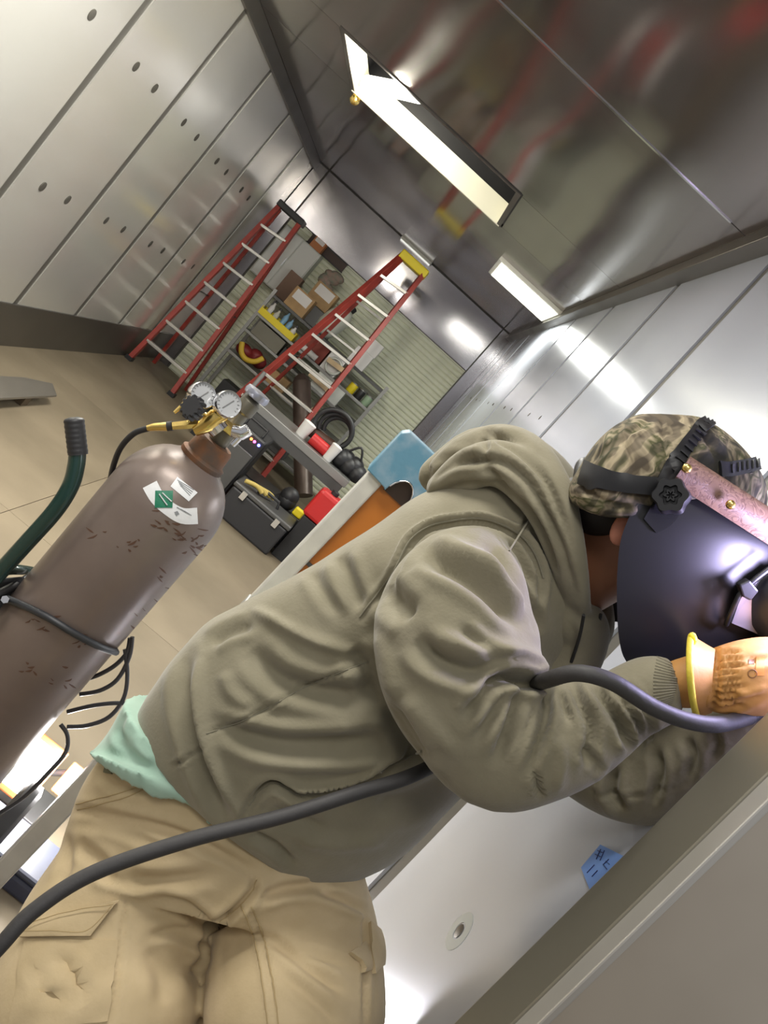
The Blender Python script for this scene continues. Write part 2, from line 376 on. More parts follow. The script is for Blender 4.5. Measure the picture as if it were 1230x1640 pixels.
# ------------------------------------------------------------------ stepladders
def ladder(label, fl_, fr_, tl, tr, rl, rr, n, capmat, rw, rearrungs=0, cap=(.09, .05)):
    """front feet, top corners, rear feet"""
    fl_, fr_, tl, tr, rl, rr = map(Vector, (fl_, fr_, tl, tr, rl, rr))
    t = thing('stepladder', label, 'ladder', (fl_+fr_)/2, 'red stepladders')
    for a, b in ((fl_, tl), (fr_, tr)): obj('rail', MB().bar(a, b, rw, rw*1.6), RED, t, bevel=.003)
    for a, b, q in ((rl, tl, 1), (rr, tr, -1)): obj('rear_rail', MB().bar(a+Vector((0,0,.0)), b+Vector((0.01*q,.06,-.02)), rw*.8, rw*1.1), RED, t, bevel=.003)
    for k in range(n):
        f = (k+1)/(n+1); a = fl_.lerp(tl, f); b = fr_.lerp(tr, f)
        obj('step', MB().bar(a, b, .075, .028, (0,0,1)), ALU, t, bevel=.003)
    for k in range(rearrungs):
        f = .12+.8*k/rearrungs; obj('brace', MB().bar(rl.lerp(tl, f), rr.lerp(tr, f), .02), ALU, t)
    c = (tl+tr)/2+Vector((0,.05,.02)); hw = (tr-tl).length/2+.03
    obj('top_cap', MB().box((c.x-hw, c.y-.10, c.z-cap[1]), (c.x+hw, c.y+.10, c.z+.015)), capmat, t, bevel=.01)
    for a, b, q in ((fl_, tl, rl), (fr_, tr, rr)):
        obj('spreader', MB().bar(a.lerp(b, .45), q.lerp(b, .45), .02, .006), DGREY, t)
        obj('foot', MB().box(tuple(a+Vector((-.035,-.045,0))), tuple(a+Vector((.035,.045,.04)))), BLACKR, t)
    return t
ladder('red stepladder with a black top cap standing beside the left wall', (-2.08, 8.42, 0), (-1.56, 8.42, 0), P(448,330,8.78), P(484,353,8.78),
       (-2.05, 9.2, 0), (-1.62, 9.2, 0), 7, BLACKP, .045, 0)
ladder('taller red stepladder with a yellow top cap in front of the shutter', (-1.06, 7.75, 0), (-.36, 7.75, 0), P(645,410,8.35), P(682,434,8.35),
       (-1.0, 8.8, 0), (-.42, 8.8, 0), 8, YEL, .045, 5, cap=(.09,.07))

# ------------------------------------------------------------------ shelving with its load
YS = 9.15
sh = thing('shelving_unit', 'open grey steel shelving unit standing between the two ladders', 'shelves', (-1.0, YS, 0))
sx0, sx1 = -1.52, -.05
for x in (sx0, sx1):
    for y in (YS-.22, YS+.22): obj('post', MB().bar((x, y, 0), (x, y, 1.42), .035), GREYM, sh)
shelf_z = [.16, .66, .93, 1.13, 1.37]
for z in shelf_z: obj('shelf', MB().box((sx0, YS-.23, z-.03), (sx1, YS+.23, z)), DGREY if z > 1.3 else GREYM, sh, bevel=.003)
def on(px, py, y, zb):   # x for an item seen near that pixel, resting at height zb
    return P(px, py, y).x
def carton(label, x, y, z, w_, d_, h_, m=CARD, name='cardboard_box', cat='box', lid=None, group=None, rz=0):
    t = thing(name, label, cat, (x, y, z), group)
    o = obj('body', MB().box((x-w_/2, y-d_/2, z), (x+w_/2, y+d_/2, z+h_)), m, t, bevel=.004)
    if lid: obj(lid[0], MB().box((x-w_*.38, y-d_/2-.002, z+h_*lid[2]), (x+w_*.38, y-d_/2, z+h_*lid[3])), lid[1], t)
    return t
FY = YS-.12
LAB = ('shipping_label', PAPER, .45, .92)
carton('cardboard box with a white label on the left of the top shelf', on(477,490,FY,1.37), FY, 1.37, .24, .2, .22, lid=LAB, group='boxes on the top shelf')
carton('cardboard box with a white label further right on the top shelf', on(516,470,YS+.05,1.37)+.03, YS+.08, 1.56, .26, .2, .22, lid=LAB, group='boxes on the top shelf')
carton('dark grey storage box under the labelled cardboard box on the top shelf', on(505,505,YS,1.37)+.06, YS+.08, 1.37, .36, .24, .185, m=DGREY, name='storage_box')
carton('small brown box behind the first cardboard box on the top shelf', on(468,462,YS+.1,1.37)-.04, YS+.12, 1.37, .16, .15, .30, m=mat('brown_box', (.22,.14,.1), .8), group='boxes on the top shelf')
carton('small open cardboard box on a lower shelf beside the leaning pipe', -.93, FY, .66, .22, .2, .15, group='boxes on the lower shelves')
carton('grey plastic tote with pale front on the middle shelf right of the leaning pipe', -.50, FY, .93, .34, .22, .17, m=PLGREY, name='plastic_tote')
carton('white carton on the right side of the upper shelf behind ladder steps', -.62, FY, 1.13, .18, .16, .20, m=PAPER)
carton('white square carton on the top shelf behind the yellow-capped ladder', -.45, FY, 1.37, .20, .16, .18, m=PAPER)
carton('smaller white carton standing on its neighbour on the top shelf', -.42, FY, 1.551, .16, .14, .15, m=PAPER)
# rag bundle, jug, jars
rb = MB()
for k in range(9): rb.ball((-1.30+.03*random.uniform(-1,1)*2+.1, YS+.1, 1.725+.03*k*.8), .055+.012*random.random(), 10, 7, (1.3,1,.8))
tag(obj('rag_bundle', rb, mat('pink_grey_rags', (.42,.28,.24), .9, col2=(.25,.27,.22), nscale=20), smooth=60), 'crumpled pink and grey rags piled on the boxes of the top shelf', 'rags')
jx = on(560, 470, YS, 1.5)+.02
jg = thing('water_jug', 'large rounded white plastic jug with black cap tipped on the top shelf', 'jug', (jx, YS, 1.37))
obj('body', MB().lathe([(.03,0),(.10,.02),(.125,.10),(.125,.24),(.09,.34),(.04,.39)], (jx, YS, 1.38), (.25,0,1), 24), mat('translucent_white', (.72,.75,.66), .4), jg, smooth=60)
obj('cap', MB().lathe([(.05,0),(.05,.05),(.03,.06)], Vector((jx,YS,1.38))+Vector((.25,0,1)).normalized()*.385, (.25,0,1), 16), BLACKP, jg, smooth=40)
# yellow tray with bottles on the shelf at 1.13
tx = on(440, 522, FY, 1.13)+.02
ty = thing('parts_tray', 'bright yellow parts tray on the left of the second shelf', 'tray', (tx, FY-.03, 1.13))
tr_ = MB()
tr_.box((tx-.22, FY-.13, 1.13), (tx+.22, FY+.07, 1.14)); tr_.box((tx-.22, FY-.13, 1.14), (tx+.22, FY-.12, 1.20)); tr_.box((tx-.22, FY+.06, 1.14), (tx+.22, FY+.07, 1.22))
tr_.box((tx-.22, FY-.12, 1.14), (tx-.21, FY+.06, 1.22)); tr_.box((tx+.21, FY-.12, 1.14), (tx+.22, FY+.06, 1.22))
obj('tray_body', tr_, YEL, ty)
for i, (dx, m, h_, lb) in enumerate(((-.15, PAPER, .17, 'white bottle at the left end of the yellow tray'), (-.07, mat('cream_bottle',(.62,.6,.5),.5), .14, 'cream bottle second from the left in the yellow tray'),
      (.02, BLUEP, .19, 'pale blue spray bottle in the yellow tray'), (.09, BLUEP, .16, 'shorter pale blue bottle right of the tall blue one in the tray'), (.16, PAPER, .12, 'short white bottle at the right end of the yellow tray'))):
    b = thing('bottle', lb, 'bottle', (tx+dx, FY-.03, 1.141), 'bottles in the yellow tray')
    obj('body', MB().lathe([(.026,0),(.028,.01),(.028,h_*.7),(.012,h_*.85),(.012,h_)], (tx+dx, FY-.03, 1.141), n=14), m, b, smooth=50)
    obj('cap', MB().lathe([(.014,0),(.014,.025)], (tx+dx, FY-.03, 1.141+h_), n=12), DGREY, b, smooth=50)
tag(obj('white_sleeve', MB().tube([(tx+.27, FY-.08, 1.165), (tx+.52, FY-.08, 1.165)], .033, 12), PAPER, smooth=50), 'white paper roll lying right of the yellow tray', 'roll')
carton('dark red box at the right of the second shelf', -.84, FY+.05, 1.13, .22, .2, .19, m=mat('red_brown_box',(.22,.035,.02),.6))
carton('grey storage bin on the middle shelf under the yellow tray', -1.28, FY, .93, .34, .24, .155, m=mat('olive_grey_bin', (.20,.19,.15), .6), name='storage_bin')
carton('black storage bin on the middle shelf beside the grey bin', -1.0, FY, .93, .18, .24, .12, m=BLACKP, name='storage_bin')
# crumpled yellow and dark red jacket
jk = thing('work_jacket', 'dark red and yellow work jacket bundled on the lower shelf near the left ladder', 'jacket', (-1.3, FY-.05, .66))
bd = MB()
for k in range(10): bd.ball((-1.42+.26*random.random(), FY-.03+.08*random.random(), .73+.05*random.random()), .075, 12, 8, (1.1,1,.85))
obj('cloth', bd, DKRED, jk, smooth=60)
ys = MB().tube([(-1.44,FY-.14,.80),(-1.38,FY-.16,.72),(-1.30,FY-.16,.70),(-1.22,FY-.16,.74),(-1.18,FY-.14,.82)], .028, 10, smooth=4)
obj('yellow_trim', ys, mat('yellow_trim', (.62,.42,.04), .6), jk, smooth=60)
for i in range(3):
    x = -1.2+.34*i
    carton(('black crate at the left of the bottom shelf', 'dark red crate in the middle of the bottom shelf', 'grey crate at the right of the bottom shelf')[i], x, FY, .16, .30, .26, .24, m=(BLACKP, DKRED, DGREY)[i], name='crate', cat='crate')
gb = MB().tube([(-.60+.08*math.cos(a), FY-.1, 1.225+.08*math.sin(a)) for a in np.linspace(0, 2*math.pi, 20)], .014, 8)
tag(obj('wire_coil', gb, PLGREY, smooth=60), 'pale wire coil standing on the second shelf behind the ladder steps', 'coil')
for i in range(3):
    x = -.32+.1*i
    c = thing('paint_can', ('yellow paint can left of two on the second shelf', 'dark paint can between the yellow and the pale one', 'pale green paint can by the shelf post')[i], 'can', (x, FY, 1.13), 'paint cans on the shelf')
    obj('body', MB().lathe([(.042,0),(.045,.005),(.045,.10),(.042,.105)], (x, FY, 1.13), n=18), (YEL, BLACKP, mat('pale_green_can',(.3,.42,.28),.5))[i], c, smooth=40)
    obj('lid', MB().lathe([(.046,.10),(.046,.112),(.03,.112)], (x, FY, 1.13), n=18), GREYM, c, smooth=40)
# white cabinet hanging at the back left, with a dark frame beside it
cbx = thing('wall_cabinet', 'white wall cabinet on the back wall behind the black-capped ladder', 'cabinet', (-1.70, 9.45, 1.42))
obj('body', MB().box((-1.93, 9.33, 1.38), (-1.46, 9.55, 1.98)), PLGREY, cbx, bevel=.004)
obj('door', MB().box((-1.92, 9.315, 1.39), (-1.70, 9.33, 1.97)), mat('white_paint', (.68,.69,.66), .45), cbx, bevel=.004)
obj('door', MB().box((-1.69, 9.315, 1.39), (-1.47, 9.33, 1.97)), mat('white_paint', (.68,.69,.66), .45), cbx, bevel=.004)
obj('handle', MB().box((-1.715, 9.30, 1.62), (-1.705, 9.315, 1.72)), CHROME, cbx)
dk = thing('hanging_sign', 'dark brown framed board hanging on the back wall above the white cabinet', 'board', (-1.50, 9.5, 2.0))
obj('board', MB().box((-1.70, 9.52, 2.0), (-1.22, 9.55, 2.09)), mat('dark_brown_board', (.06,.03,.025), .5), dk, bevel=.003)
obj('frame', MB().box((-1.71, 9.515, 1.99), (-1.21, 9.525, 2.0)).box((-1.71, 9.515, 2.09), (-1.21, 9.525, 2.10)), BLACKP, dk)
carton('orange carton with a white top behind the black ladder cap', -1.56, 9.40, 1.981, .14, .12, .12, m=mat('orange_carton', (.5,.2,.08), .7), lid=('label', PAPER, .6, .98))
# leaning brown pipe
pa, pb = P(486,794,8.1), P(483,600,8.55); pa.z = max(pa.z, .05)
pp = thing('leaning_pipe', 'thick brown pipe with a tapered end leaning between bench and shelves', 'pipe', pa)
dd = (pb-pa)
obj('pipe_body', MB().tube([pa, pa.lerp(pb, .93)], .088, 24), mat('brown_pipe', (.085,.06,.05), .4, .3, col2=(.11,.08,.065), nscale=4), pp, smooth=50)
obj('tapered_end', MB().tube([pa.lerp(pb, .93), pa.lerp(pb, .97), pb], [.088, .07, .035], 24), mat('pipe_end', (.06,.04,.035), .5), pp, smooth=50)
# pale timber pieces stacked in a rack to the right of the pipe
for i, (a, b) in enumerate((((496,598),(531,630)), ((498,655),(507,665)), ((525,575),(556,598)))):
    t = thing('timber_offcut', ('long pale timber offcut behind the right rail of the yellow-capped ladder','short pale timber offcut beside the leaning pipe','pale timber offcut above the others near the grey tote')[i], 'timber', P(*a, 8.9), 'timber offcuts')
    obj('board', MB().bar(P(*a, 8.9), P(*b, 8.9), .05, .05), WOOD, t)

# ------------------------------------------------------------------ bench and welding gear in front of the shelving
BY = 7.0
bn = thing('work_bench', 'long dark grey steel work bench in front of the leaning pipe', 'bench', (-.25, BY, 0))
obj('bench_top', MB().box((-.80, BY-.25, .66), (.22, BY+.25, .725)), GREYM, bn, bevel=.004)
obj('apron', MB().box((-.78, BY-.24, .58), (.20, BY-.22, .66)), DGREY, bn)
for x in (-.76, .18):
    for y in (BY-.22, BY+.22): obj('leg', MB().bar((x, y, 0), (x, y, .66), .05), DGREY, bn)
obj('lower_shelf', MB().box((-.76, BY-.2, .2), (.18, BY+.2, .23)), DGREY, bn)
def cup(label, x, y, z, r, h_, m, name='cup', cat='cup', m2=None):
    t = thing(name, label, cat, (x, y, z))
    obj('body', MB().lathe([(r*.8,0),(r*.85,.004),(r,h_),(r*.93,h_),(r*.8,h_*.1)], (x,y,z), n=20), m, t, smooth=50)
    obj('lid', MB().lathe([(r*1.05,h_),(r*1.05,h_+.01),(r*.6,h_+.018)], (x,y,z), n=20), m2 or m, t, smooth=50)
    return t
xx = P(481,697,6.9).x
cup('white cup standing at the left of the bench', xx, 6.9, .725, .055, .12, PAPER)
rb_ = thing('red_can', 'red can lying beside the white cup on the bench', 'can', (xx+.13, 6.88, .725))
obj('body', MB().tube([(xx+.08, 6.88, .775), (xx+.24, 6.88, .775)], .05, 16), REDP, rb_, smooth=50)
obj('end_rim', MB().tube([(xx+.24, 6.88, .775), (xx+.25, 6.88, .775)], .046, 16), ALU, rb_, smooth=50)
cl = MB()
cc = P(536,684,6.95)
for k in range(3):
    R_ = .15-.02*k
    cl.tube([(cc.x+.02*k+R_*1.05*math.cos(a), 6.95+.04*k, max(cc.z-.02+R_*math.sin(a), .745)) for a in np.linspace(-.5, 3.8, 26)], .02, 10)
tag(obj('hose_coil', cl, BLACKR, smooth=60), 'black hose coiled upright on the bench in front of the shutter', 'hose')
cup('white mug standing inside the black hose coil on the bench', P(525,733,6.85).x, 6.85, .725, .045, .13, PAPER, 'mug', 'mug')
mt_ = thing('power_tool', 'brown and black angle grinder lying inside the hose coil', 'tool', (cc.x-.02, 6.98, .725))
obj('body', MB().tube([(cc.x-.12, 7.02, .80), (cc.x+.08, 7.02, .82)], [.05,.045], 14), mat('brown_tool', (.10,.05,.035), .5), mt_, smooth=50)
obj('head', MB().lathe([(.06,0),(.065,.02),(.05,.05)], (cc.x+.10, 7.02, .78), (0,-1,.3), 18), BLACKP, mt_, smooth=50)
bgx = .12
bg = thing('tool_bag', 'black tool bag slumped at the right end of the bench', 'bag', (bgx, BY, .725))
bb = MB()
for k in range(7): bb.ball((bgx-.07+.03*k, 6.95+.02*(k%3), .80+.02*math.sin(k*2)), .085, 14, 9, (1,1.2,.9))
obj('body', bb, BLACKR, bg, smooth=60)
obj('handle', MB().tube([(bgx-.07, 6.93, .86), (bgx, 6.92, .97), (bgx+.08, 6.93, .87)], .01, 8, smooth=5), BLACKP, bg, smooth=60)
# stand pole
sp = thing('stand_pole', 'thin grey pole standing left of the bench', 'pole', (-.86, 6.6, 0))
obj('pole', MB().tube([(-.80, 6.6, 0), (-.80, 6.6, .95)], .017, 10), GREYM, sp, smooth=50)
obj('base', MB().lathe([(.09,0),(.09,.015),(.02,.02)], (-.80, 6.6, 0), n=20), DGREY, sp, smooth=40)
# controller with three lit indicators
ux, uz = -.56, .40
wy_ = 6.30
wm = thing('welding_machine', 'black welding machine with blue and orange indicator lights below the pole', 'machine', (ux, wy_+.1, 0))
obj('body', MB().box((ux-.14, wy_, .02), (ux+.14, wy_+.38, .60)), BLACKP, wm, bevel=.02)
obj('side_panel', MB().box((ux-.12, wy_-.02, .06), (ux+.12, wy_, .46)), DGREY, wm, bevel=.005)
obj('handle', MB().tube([(ux-.08, wy_+.05, .60), (ux-.08, wy_+.07, .66), (ux+.08, wy_+.07, .66), (ux+.08, wy_+.05, .60)], .012, 8), BLACKR, wm, smooth=50)
for q, col, e in ((.03,(1,.2,.05),5), (.06,(.9,.1,.5),5), (.10,(.1,.12,1),12)):
    obj('indicator', MB().ball((ux+q, wy_-.005, .55), .011), mat('indicator', col, .4, emit=e), wm, smooth=60, label='lit indicator')
for q in range(4):
    obj('wheel', MB().tube([(ux-.15+(q%2)*.27, wy_+.05+.28*(q//2), .05), (ux-.12+(q%2)*.27, wy_+.05+.28*(q//2), .05)], .05, 16), BLACKR, wm, smooth=50)
# dark tool box and things near it
tb = thing('tool_box', 'large black tool box on the floor left of the tall orange panel', 'box', (-.02, 6.35, 0))
obj('body', MB().box((-.40, 6.15, 0), (.10, 6.48, .24)), mat('black_box', (.025,.025,.028), .5), tb, bevel=.015)
obj('lid', MB().box((-.41, 6.14, .243), (.11, 6.49, .28)), DGREY, tb, bevel=.01)
obj('handle', MB().tube([(-.24, 6.3, .28), (-.22, 6.3, .33), (-.08, 6.3, .33), (-.06, 6.3, .28)], .012, 8), BLACKR, tb, smooth=50)
for x in (-.3, 0): obj('latch', MB().box((x-.02, 6.125, .20), (x+.02, 6.14, .26)), ALU, tb)
gl = MB()
for k in range(4): gl.tube([(-.36, 6.2, .31), (-.28+.03*k, 6.22+.03*k, .33), (-.22+.03*k, 6.25+.04*k, .31)], .016, 8, smooth=3)
tag(obj('work_glove', gl, mat('yellow_glove', (.55,.42,.12), .7), smooth=60), 'yellow work glove lying on the black tool box', 'glove')
sk = MB()
for k in range(8): sk.ball((-.08+.035*math.cos(k), 6.60+.02*math.sin(k*1.7), .08+.04*k), .075, 12, 8)
tag(obj('black_sack', sk, BLACKR, smooth=60), 'black rubbish sack standing behind the tool box', 'sack')
x5 = P(485,813,6.5)
yt = thing('tape_measure', 'small yellow tape measure beside the black sack', 'tool', (x5.x, 6.45, 0))
obj('body', MB().box((x5.x-.04, 6.52, .284), (x5.x+.04, 6.58, .35)), YEL, yt, bevel=.012)
obj('tongue', MB().box((x5.x+.04, 6.54, .284), (x5.x+.09, 6.56, .30)), ALU, yt)
carton('low black crate under the yellow tape measure', x5.x+.045, 6.60, 0, .17, .2, .283, m=BLACKP, name='crate', cat='crate')
x6 = P(543,785,6.3)
rc = thing('red_fuel_can', 'red can with a black cap at the foot of the bench near the rail', 'can', (x6.x, 6.4, 0))
obj('body', MB().box((x6.x-.10, 6.3, .38), (x6.x+.10, 6.5, .62)), REDP, rc, bevel=.03)
obj('cap', MB().lathe([(.03,0),(.03,.03),(.02,.035)], (x6.x, 6.4, .62), n=14), BLACKP, rc, smooth=40)
carton('black carton on which the red can stands', x6.x+.03, 6.39, 0, .20, .18, .379, m=BLACKP, name='carton')
rs = thing('red_rod', 'short red rod lying on the floor left of the tool box', 'rod', (-.40, 6.5, 0))
obj('rod', MB().bar((-.37, 6.46, .02), (-.39, 7.3, .02), .03), RED, rs)
# flat steel plate on blocks at the left wall
pl = thing('steel_plate', 'flat grey steel plate resting on blocks on the floor at the left', 'plate', (-1.63, 4.8, 0))
obj('plate', MB().prism([(-1.76, 4.1, .075), (-1.55, 4.1, .075), (-1.55, 5.47, .075), (-1.66, 5.62, .075), (-1.72, 5.3, .075)], (0,0,.014)), mat('dull_steel', (.27,.25,.22), .45, .7, rvar=.1, nscale=3), pl)
for y in (4.5, 5.3): obj('block', MB().box((-1.70, y-.2, 0), (-1.57, y-.11, .075)), mat('block_wood', (.10,.07,.04), .8), pl)

# ------------------------------------------------------------------ conforming patches
def bvh_of(o):
    me = o.data; mw = Matrix.Translation(wloc(o))
    return BVHTree.FromPolygons([mw@v.co for v in me.vertices], [tuple(p.vertices) for p in me.polygons])
def bvhs(os):
    V = []; F = []
    for o in os:
        b = len(V); L_ = wloc(o); V += [v.co+L_ for v in o.data.vertices]; F += [tuple(i+b for i in p.vertices) for p in o.data.polygons]
    return BVHTree.FromPolygons(V, F)
def patch(bv, quad, nu, nv, off, th, ydef=1.05, bulge=0, wav=0):
    """sheet laid over the surface the ray meets; quad = 4 px corners; gives an MB with real thickness"""
    g = []
    for j in range(nv+1):
        row = []
        for i in range(nu+1):
            u, v = i/nu, j/nv
            a = [quad[0][k]*(1-u)+quad[1][k]*u for k in (0,1)]; b = [quad[3][k]*(1-u)+quad[2][k]*u for k in (0,1)]
            q = (a[0]*(1-v)+b[0]*v, a[1]*(1-v)+b[1]*v)
            d = (P(q[0], q[1], 1)-EYE).normalized()
            h, n_, _, _ = bv.ray_cast(EYE, d)
            if h is None: h, n_, _, _ = bv.find_nearest(P(q[0], q[1], ydef))
            if n_.dot(d) > 0: n_ = -n_
            e = bulge*4*u*(1-u)*4*v*(1-v)+wav*math.sin(9*u+4*v)*math.sin(7*v)
            row.append((h+n_*(off+e), n_))
        g.append(row)
    return sheet(g, th)
def strip(bv, pts, wpx, nu, off, th, ydef=1.05, nv=4):
    P2, W2 = crom([Vector((*p, 0)) for p in pts], list(wpx) if hasattr(wpx, '__len__') else [wpx]*len(pts), nu)
    g = []
    for i, p in enumerate(P2):
        t = (P2[min(i+1, len(P2)-1)]-P2[max(i-1, 0)]).normalized(); n2 = Vector((-t.y, t.x, 0)); row = []
        for j in range(nv+1):
            q = p + n2*W2[i]*(j/nv-.5)
            d = (P(q.x, q.y, 1)-EYE).normalized(); h, n_, _, _ = bv.ray_cast(EYE, d)
            if h is None: h, n_, _, _ = bv.find_nearest(P(q.x, q.y, ydef))
            if n_.dot(d) > 0: n_ = -n_
            row.append((h+n_*off, n_))
        g.append(row)
    return sheet(g, th)
def over(bv, pts, r, off, sub=5, ydef=1.0, n=8, mb=None):
    """a tube laid on the surface"""
    P2, _ = crom([Vector((*p, 0)) for p in pts], [1]*len(pts), sub); o = []
    for q in P2:
        d = (P(q.x, q.y, 1)-EYE).normalized(); h, n_, _, _ = bv.ray_cast(EYE, d)
        if h is None: h, n_, _, _ = bv.find_nearest(P(q.x, q.y, ydef))
        if n_.dot(d) > 0: n_ = -n_
        o.append(h+n_*off)
    return (mb or MB()).tube(o, r, n)

# ------------------------------------------------------------------ gas cylinder, regulator, hand cart
GX, GY = -.196, 1.76
gc = thing('gas_cylinder', 'tall brown gas cylinder with stickers strapped to the green hand cart', 'cylinder', (GX, GY, .06))
prof = [(.06,0),(.105,.01),(.119,.04),(.119,1.02)]+[(.119*math.cos(a)**.85 if a < 1.5 else 0, 1.02+.125*math.sin(a)) for a in np.linspace(.12, 1.13, 9)]+[(.047,1.142),(.046,1.150)]
body = obj('cylinder_body', MB().lathe(prof, (GX, GY, .06), n=64), CYL, gc, smooth=40)
bvc = bvh_of(body)
obj('neck_ring', MB().lathe([(.047,1.135),(.050,1.142),(.050,1.150),(.043,1.155),(.041,1.185),(.036,1.192),(.024,1.193)], (GX, GY, .06), n=40), RUST, gc, smooth=35)
obj('valve', MB().lathe([(.020,1.19),(.022,1.20),(.022,1.225),(.016,1.235),(.016,1.27),(.021,1.275),(.021,1.30),(.012,1.31)], (GX, GY, .06), n=24), mat('dull_valve', (.16,.15,.12), .4, .8), gc, smooth=35)
vz = 1.345
obj('valve_wheel', MB().lathe([(.010,0),(.026,.003),(.028,.010),(.026,.018),(.010,.020)], (GX, GY, 1.368), n=24), mat('grey_wheel', (.35,.36,.42), .3, .8), gc, smooth=35)
# stickers and scrapes
STK = mat('sticker_white', (.68,.69,.70), .45); STKG = mat('sticker_green', (.01,.16,.085), .4)
CREAM = mat('sticker_cream', (.60,.60,.50), .5)
s1 = obj('sticker', patch(bvc, [(284,764),(316,789),(302,803),(273,779)], 8, 6, .0012, .0008), STK, gc, label='small white sticker under the neck')
s2 = obj('sticker', strip(bvc, [(240,776),(252,797),(270,814),(292,826),(316,826)], [25,24,23,25,26], 5, .0010, .0008), STK, gc, label='long curved white sticker with a green square')
dg = obj('green_label', patch(bvc, [(249,786),(277,786),(276,813),(248,813)], 8, 8, .0022, .0008), STKG, s2)
m_ = MB()
for a, b, w_ in (((255,791),(268,809),.004), ((260,789),(275,803),.004)):
    m_.bar(*(lambda q: (q[0], q[1]))([bvc.ray_cast(EYE, (P(*k,1)-EYE).normalized())[0] + (EYE-P(*k,1.6)).normalized()*.0035 for k in (a, b)]), w_, .0012)
obj('cylinder_symbol', m_, STK, s2)
m_ = MB()
for k in range(4): m_.add(*(lambda q: (q.v, q.f))(strip(bvc, [(284+1.5*k, 769+3.4*k-k*.5), (306-2*k+4, 786+3*k-1)], 1.0, 4, .0020, .0006, nv=1)))
for k in range(3): m_.add(*(lambda q: (q.v, q.f))(strip(bvc, [(283+6*k, 812+3*k), (300+3*k, 822+1.5*k)], 1.0, 4, .0020, .0006, nv=1)))
m_.add(*(lambda q: (q.v, q.f))(patch(bvc, [(279,820),(284,818),(287,823),(282,826)], 2, 2, .0020, .0006)))
obj('print', m_, mat('sticker_print', (.22,.23,.24), .6), gc)
def scrape(pts, w_): return strip(bvc, pts, w_, 3, .0006, .0006, nv=2)
m_ = MB()
random.seed(3)
for cx_, cy_, n_ in ((250,835,10), (290,862,14), (315,880,10), (240,990-20,5), (265,925,6), (200,870,6), (60,1000,8), (110,1030,5), (40,1070,5), (100,1085,6), (150,850,3), (230,1000,4)):
    for k in range(n_):
        x_ = cx_+random.gauss(0, 13); y_ = cy_+random.gauss(0, 8); a = random.uniform(-.6, .9); l_ = random.uniform(4, 17)
        q = scrape([(x_, y_), (x_+l_*math.cos(a)*.6, y_+l_*math.sin(a)*.5+1), (x_+l_*math.cos(a), y_+l_*math.sin(a))], [.6, random.uniform(1.2,4.2), .5]); m_.add(q.v, q.f)
o = obj('scrape_marks', m_, mat('rust_scrapes', (.085,.04,.022), .7), gc); o['kind'] = 'stuff'
# regulator
RY = 1.70
rg = thing('gas_regulator', 'brass gas regulator with two round gauges on the cylinder valve', 'regulator', P(340, 680, RY))
def disc_to(c, ax, prof_, n=36): return MB().lathe(prof_, c, ax, n)
for (px, py, rr) in ((325,633,.0265), (366,647,.0265)):
    c = P(px, py, RY-.03); ax = (EYE-c).normalized()+Vector((.25,0,.35)); ax.normalize()
    g = obj('gauge', disc_to(c-ax*.022, ax, [(.012,-.006),(rr*.9,0),(rr,.004),(rr,.022),(rr*.93,.026),(rr*.90,.021),(.004,.0205)]), CHROME, rg, smooth=35)
    obj('gauge_face', disc_to(c-ax*.022, ax, [(rr*.905,.0205),(rr*.905,.0215),(.001,.0215)]), GLASS, g, smooth=35)
    mm = MB(); e1 = ax.orthogonal().normalized(); e2 = ax.cross(e1); c2 = c+ax*.0002
    for k in range(15):
        a = math.radians(-130+260*k/14); d_ = math.sin(a)*RT+math.cos(a)*UP; d_ = (d_-ax*d_.dot(ax)).normalized(); mm.bar(c2+d_*rr*.68, c2+d_*rr*.82, .0008, .0005)
    dn = (RT*.9+UP*.5); dn = (dn-ax*dn.dot(ax)).normalized(); mm.bar(c2-dn*rr*.55, c2+dn*rr*.5, .0018, .0006)
    obj('gauge_marks', mm, mat('gauge_print', (.10,.10,.10), .5), g)
    obj('gauge_stem', MB().tube([c-ax*.025, c-ax*.03-Vector((0,0,.03)), P(345,672,RY+.005)], .006, 10), BRASS, rg, smooth=60)
obj('regulator_body', MB().tube([P(312,690,RY), P(332,680,RY), P(345,668,RY), P(362,662,RY)], [.011,.016,.017,.012], 16, smooth=2), BRASS, rg, smooth=50)
obj('bonnet', MB().tube([P(338,672,RY+.01), P(352,690,RY+.015)], [.022,.020], 20), CHROME, rg, smooth=40)
obj('inlet_nut', MB().tube([P(345,668,RY+.01), P(372,690,RY+.03), Vector((GX+.01, GY-.005, 1.30))], [.012,.013,.012], 6), BRASS, rg)
kc = P(314,657,RY-.035); kx = (P(314,657,RY-.06)-P(340,676,RY)).normalized()
kn = MB(); rk = [kc+kx*h_ for h_ in (0, .022)]
n = 48; e1 = kx.orthogonal().normalized(); e2 = kx.cross(e1)
kn.rings([[c_+(math.cos(2*math.pi*k/n)*e1+math.sin(2*math.pi*k/n)*e2)*(.0225+.002*(1 if (k//2)%2 else -1))*s_ for k in range(n)] for c_, s_ in ((kc,.9),(kc+kx*.004,1),(kc+kx*.020,1),(kc+kx*.024,.85))])
obj('adjusting_knob', kn, BLACKP, rg, smooth=30)
obj('relief_pin', MB().tube([P(303,640,RY), P(279,661,RY-.01)], [.006,.003], 10), BRASS, rg, smooth=50)
obj('outlet_fitting', MB().tube([P(318,678,RY), P(300,680,RY-.005), P(276,682,RY-.01)], [.009,.0095,.008], 6), BRASS, rg)
obj('outlet_collar', MB().tube([P(276,682,RY-.01), P(268,683,RY-.01)], .0095, 16), BLACKR, rg, smooth=50)
obj('hose_ferrule', MB().tube([P(268,683,RY-.01), P(246,684,RY-.01), P(236,686,RY-.01)], [.009,.0075,.006], 12), BRASS, rg, smooth=50)
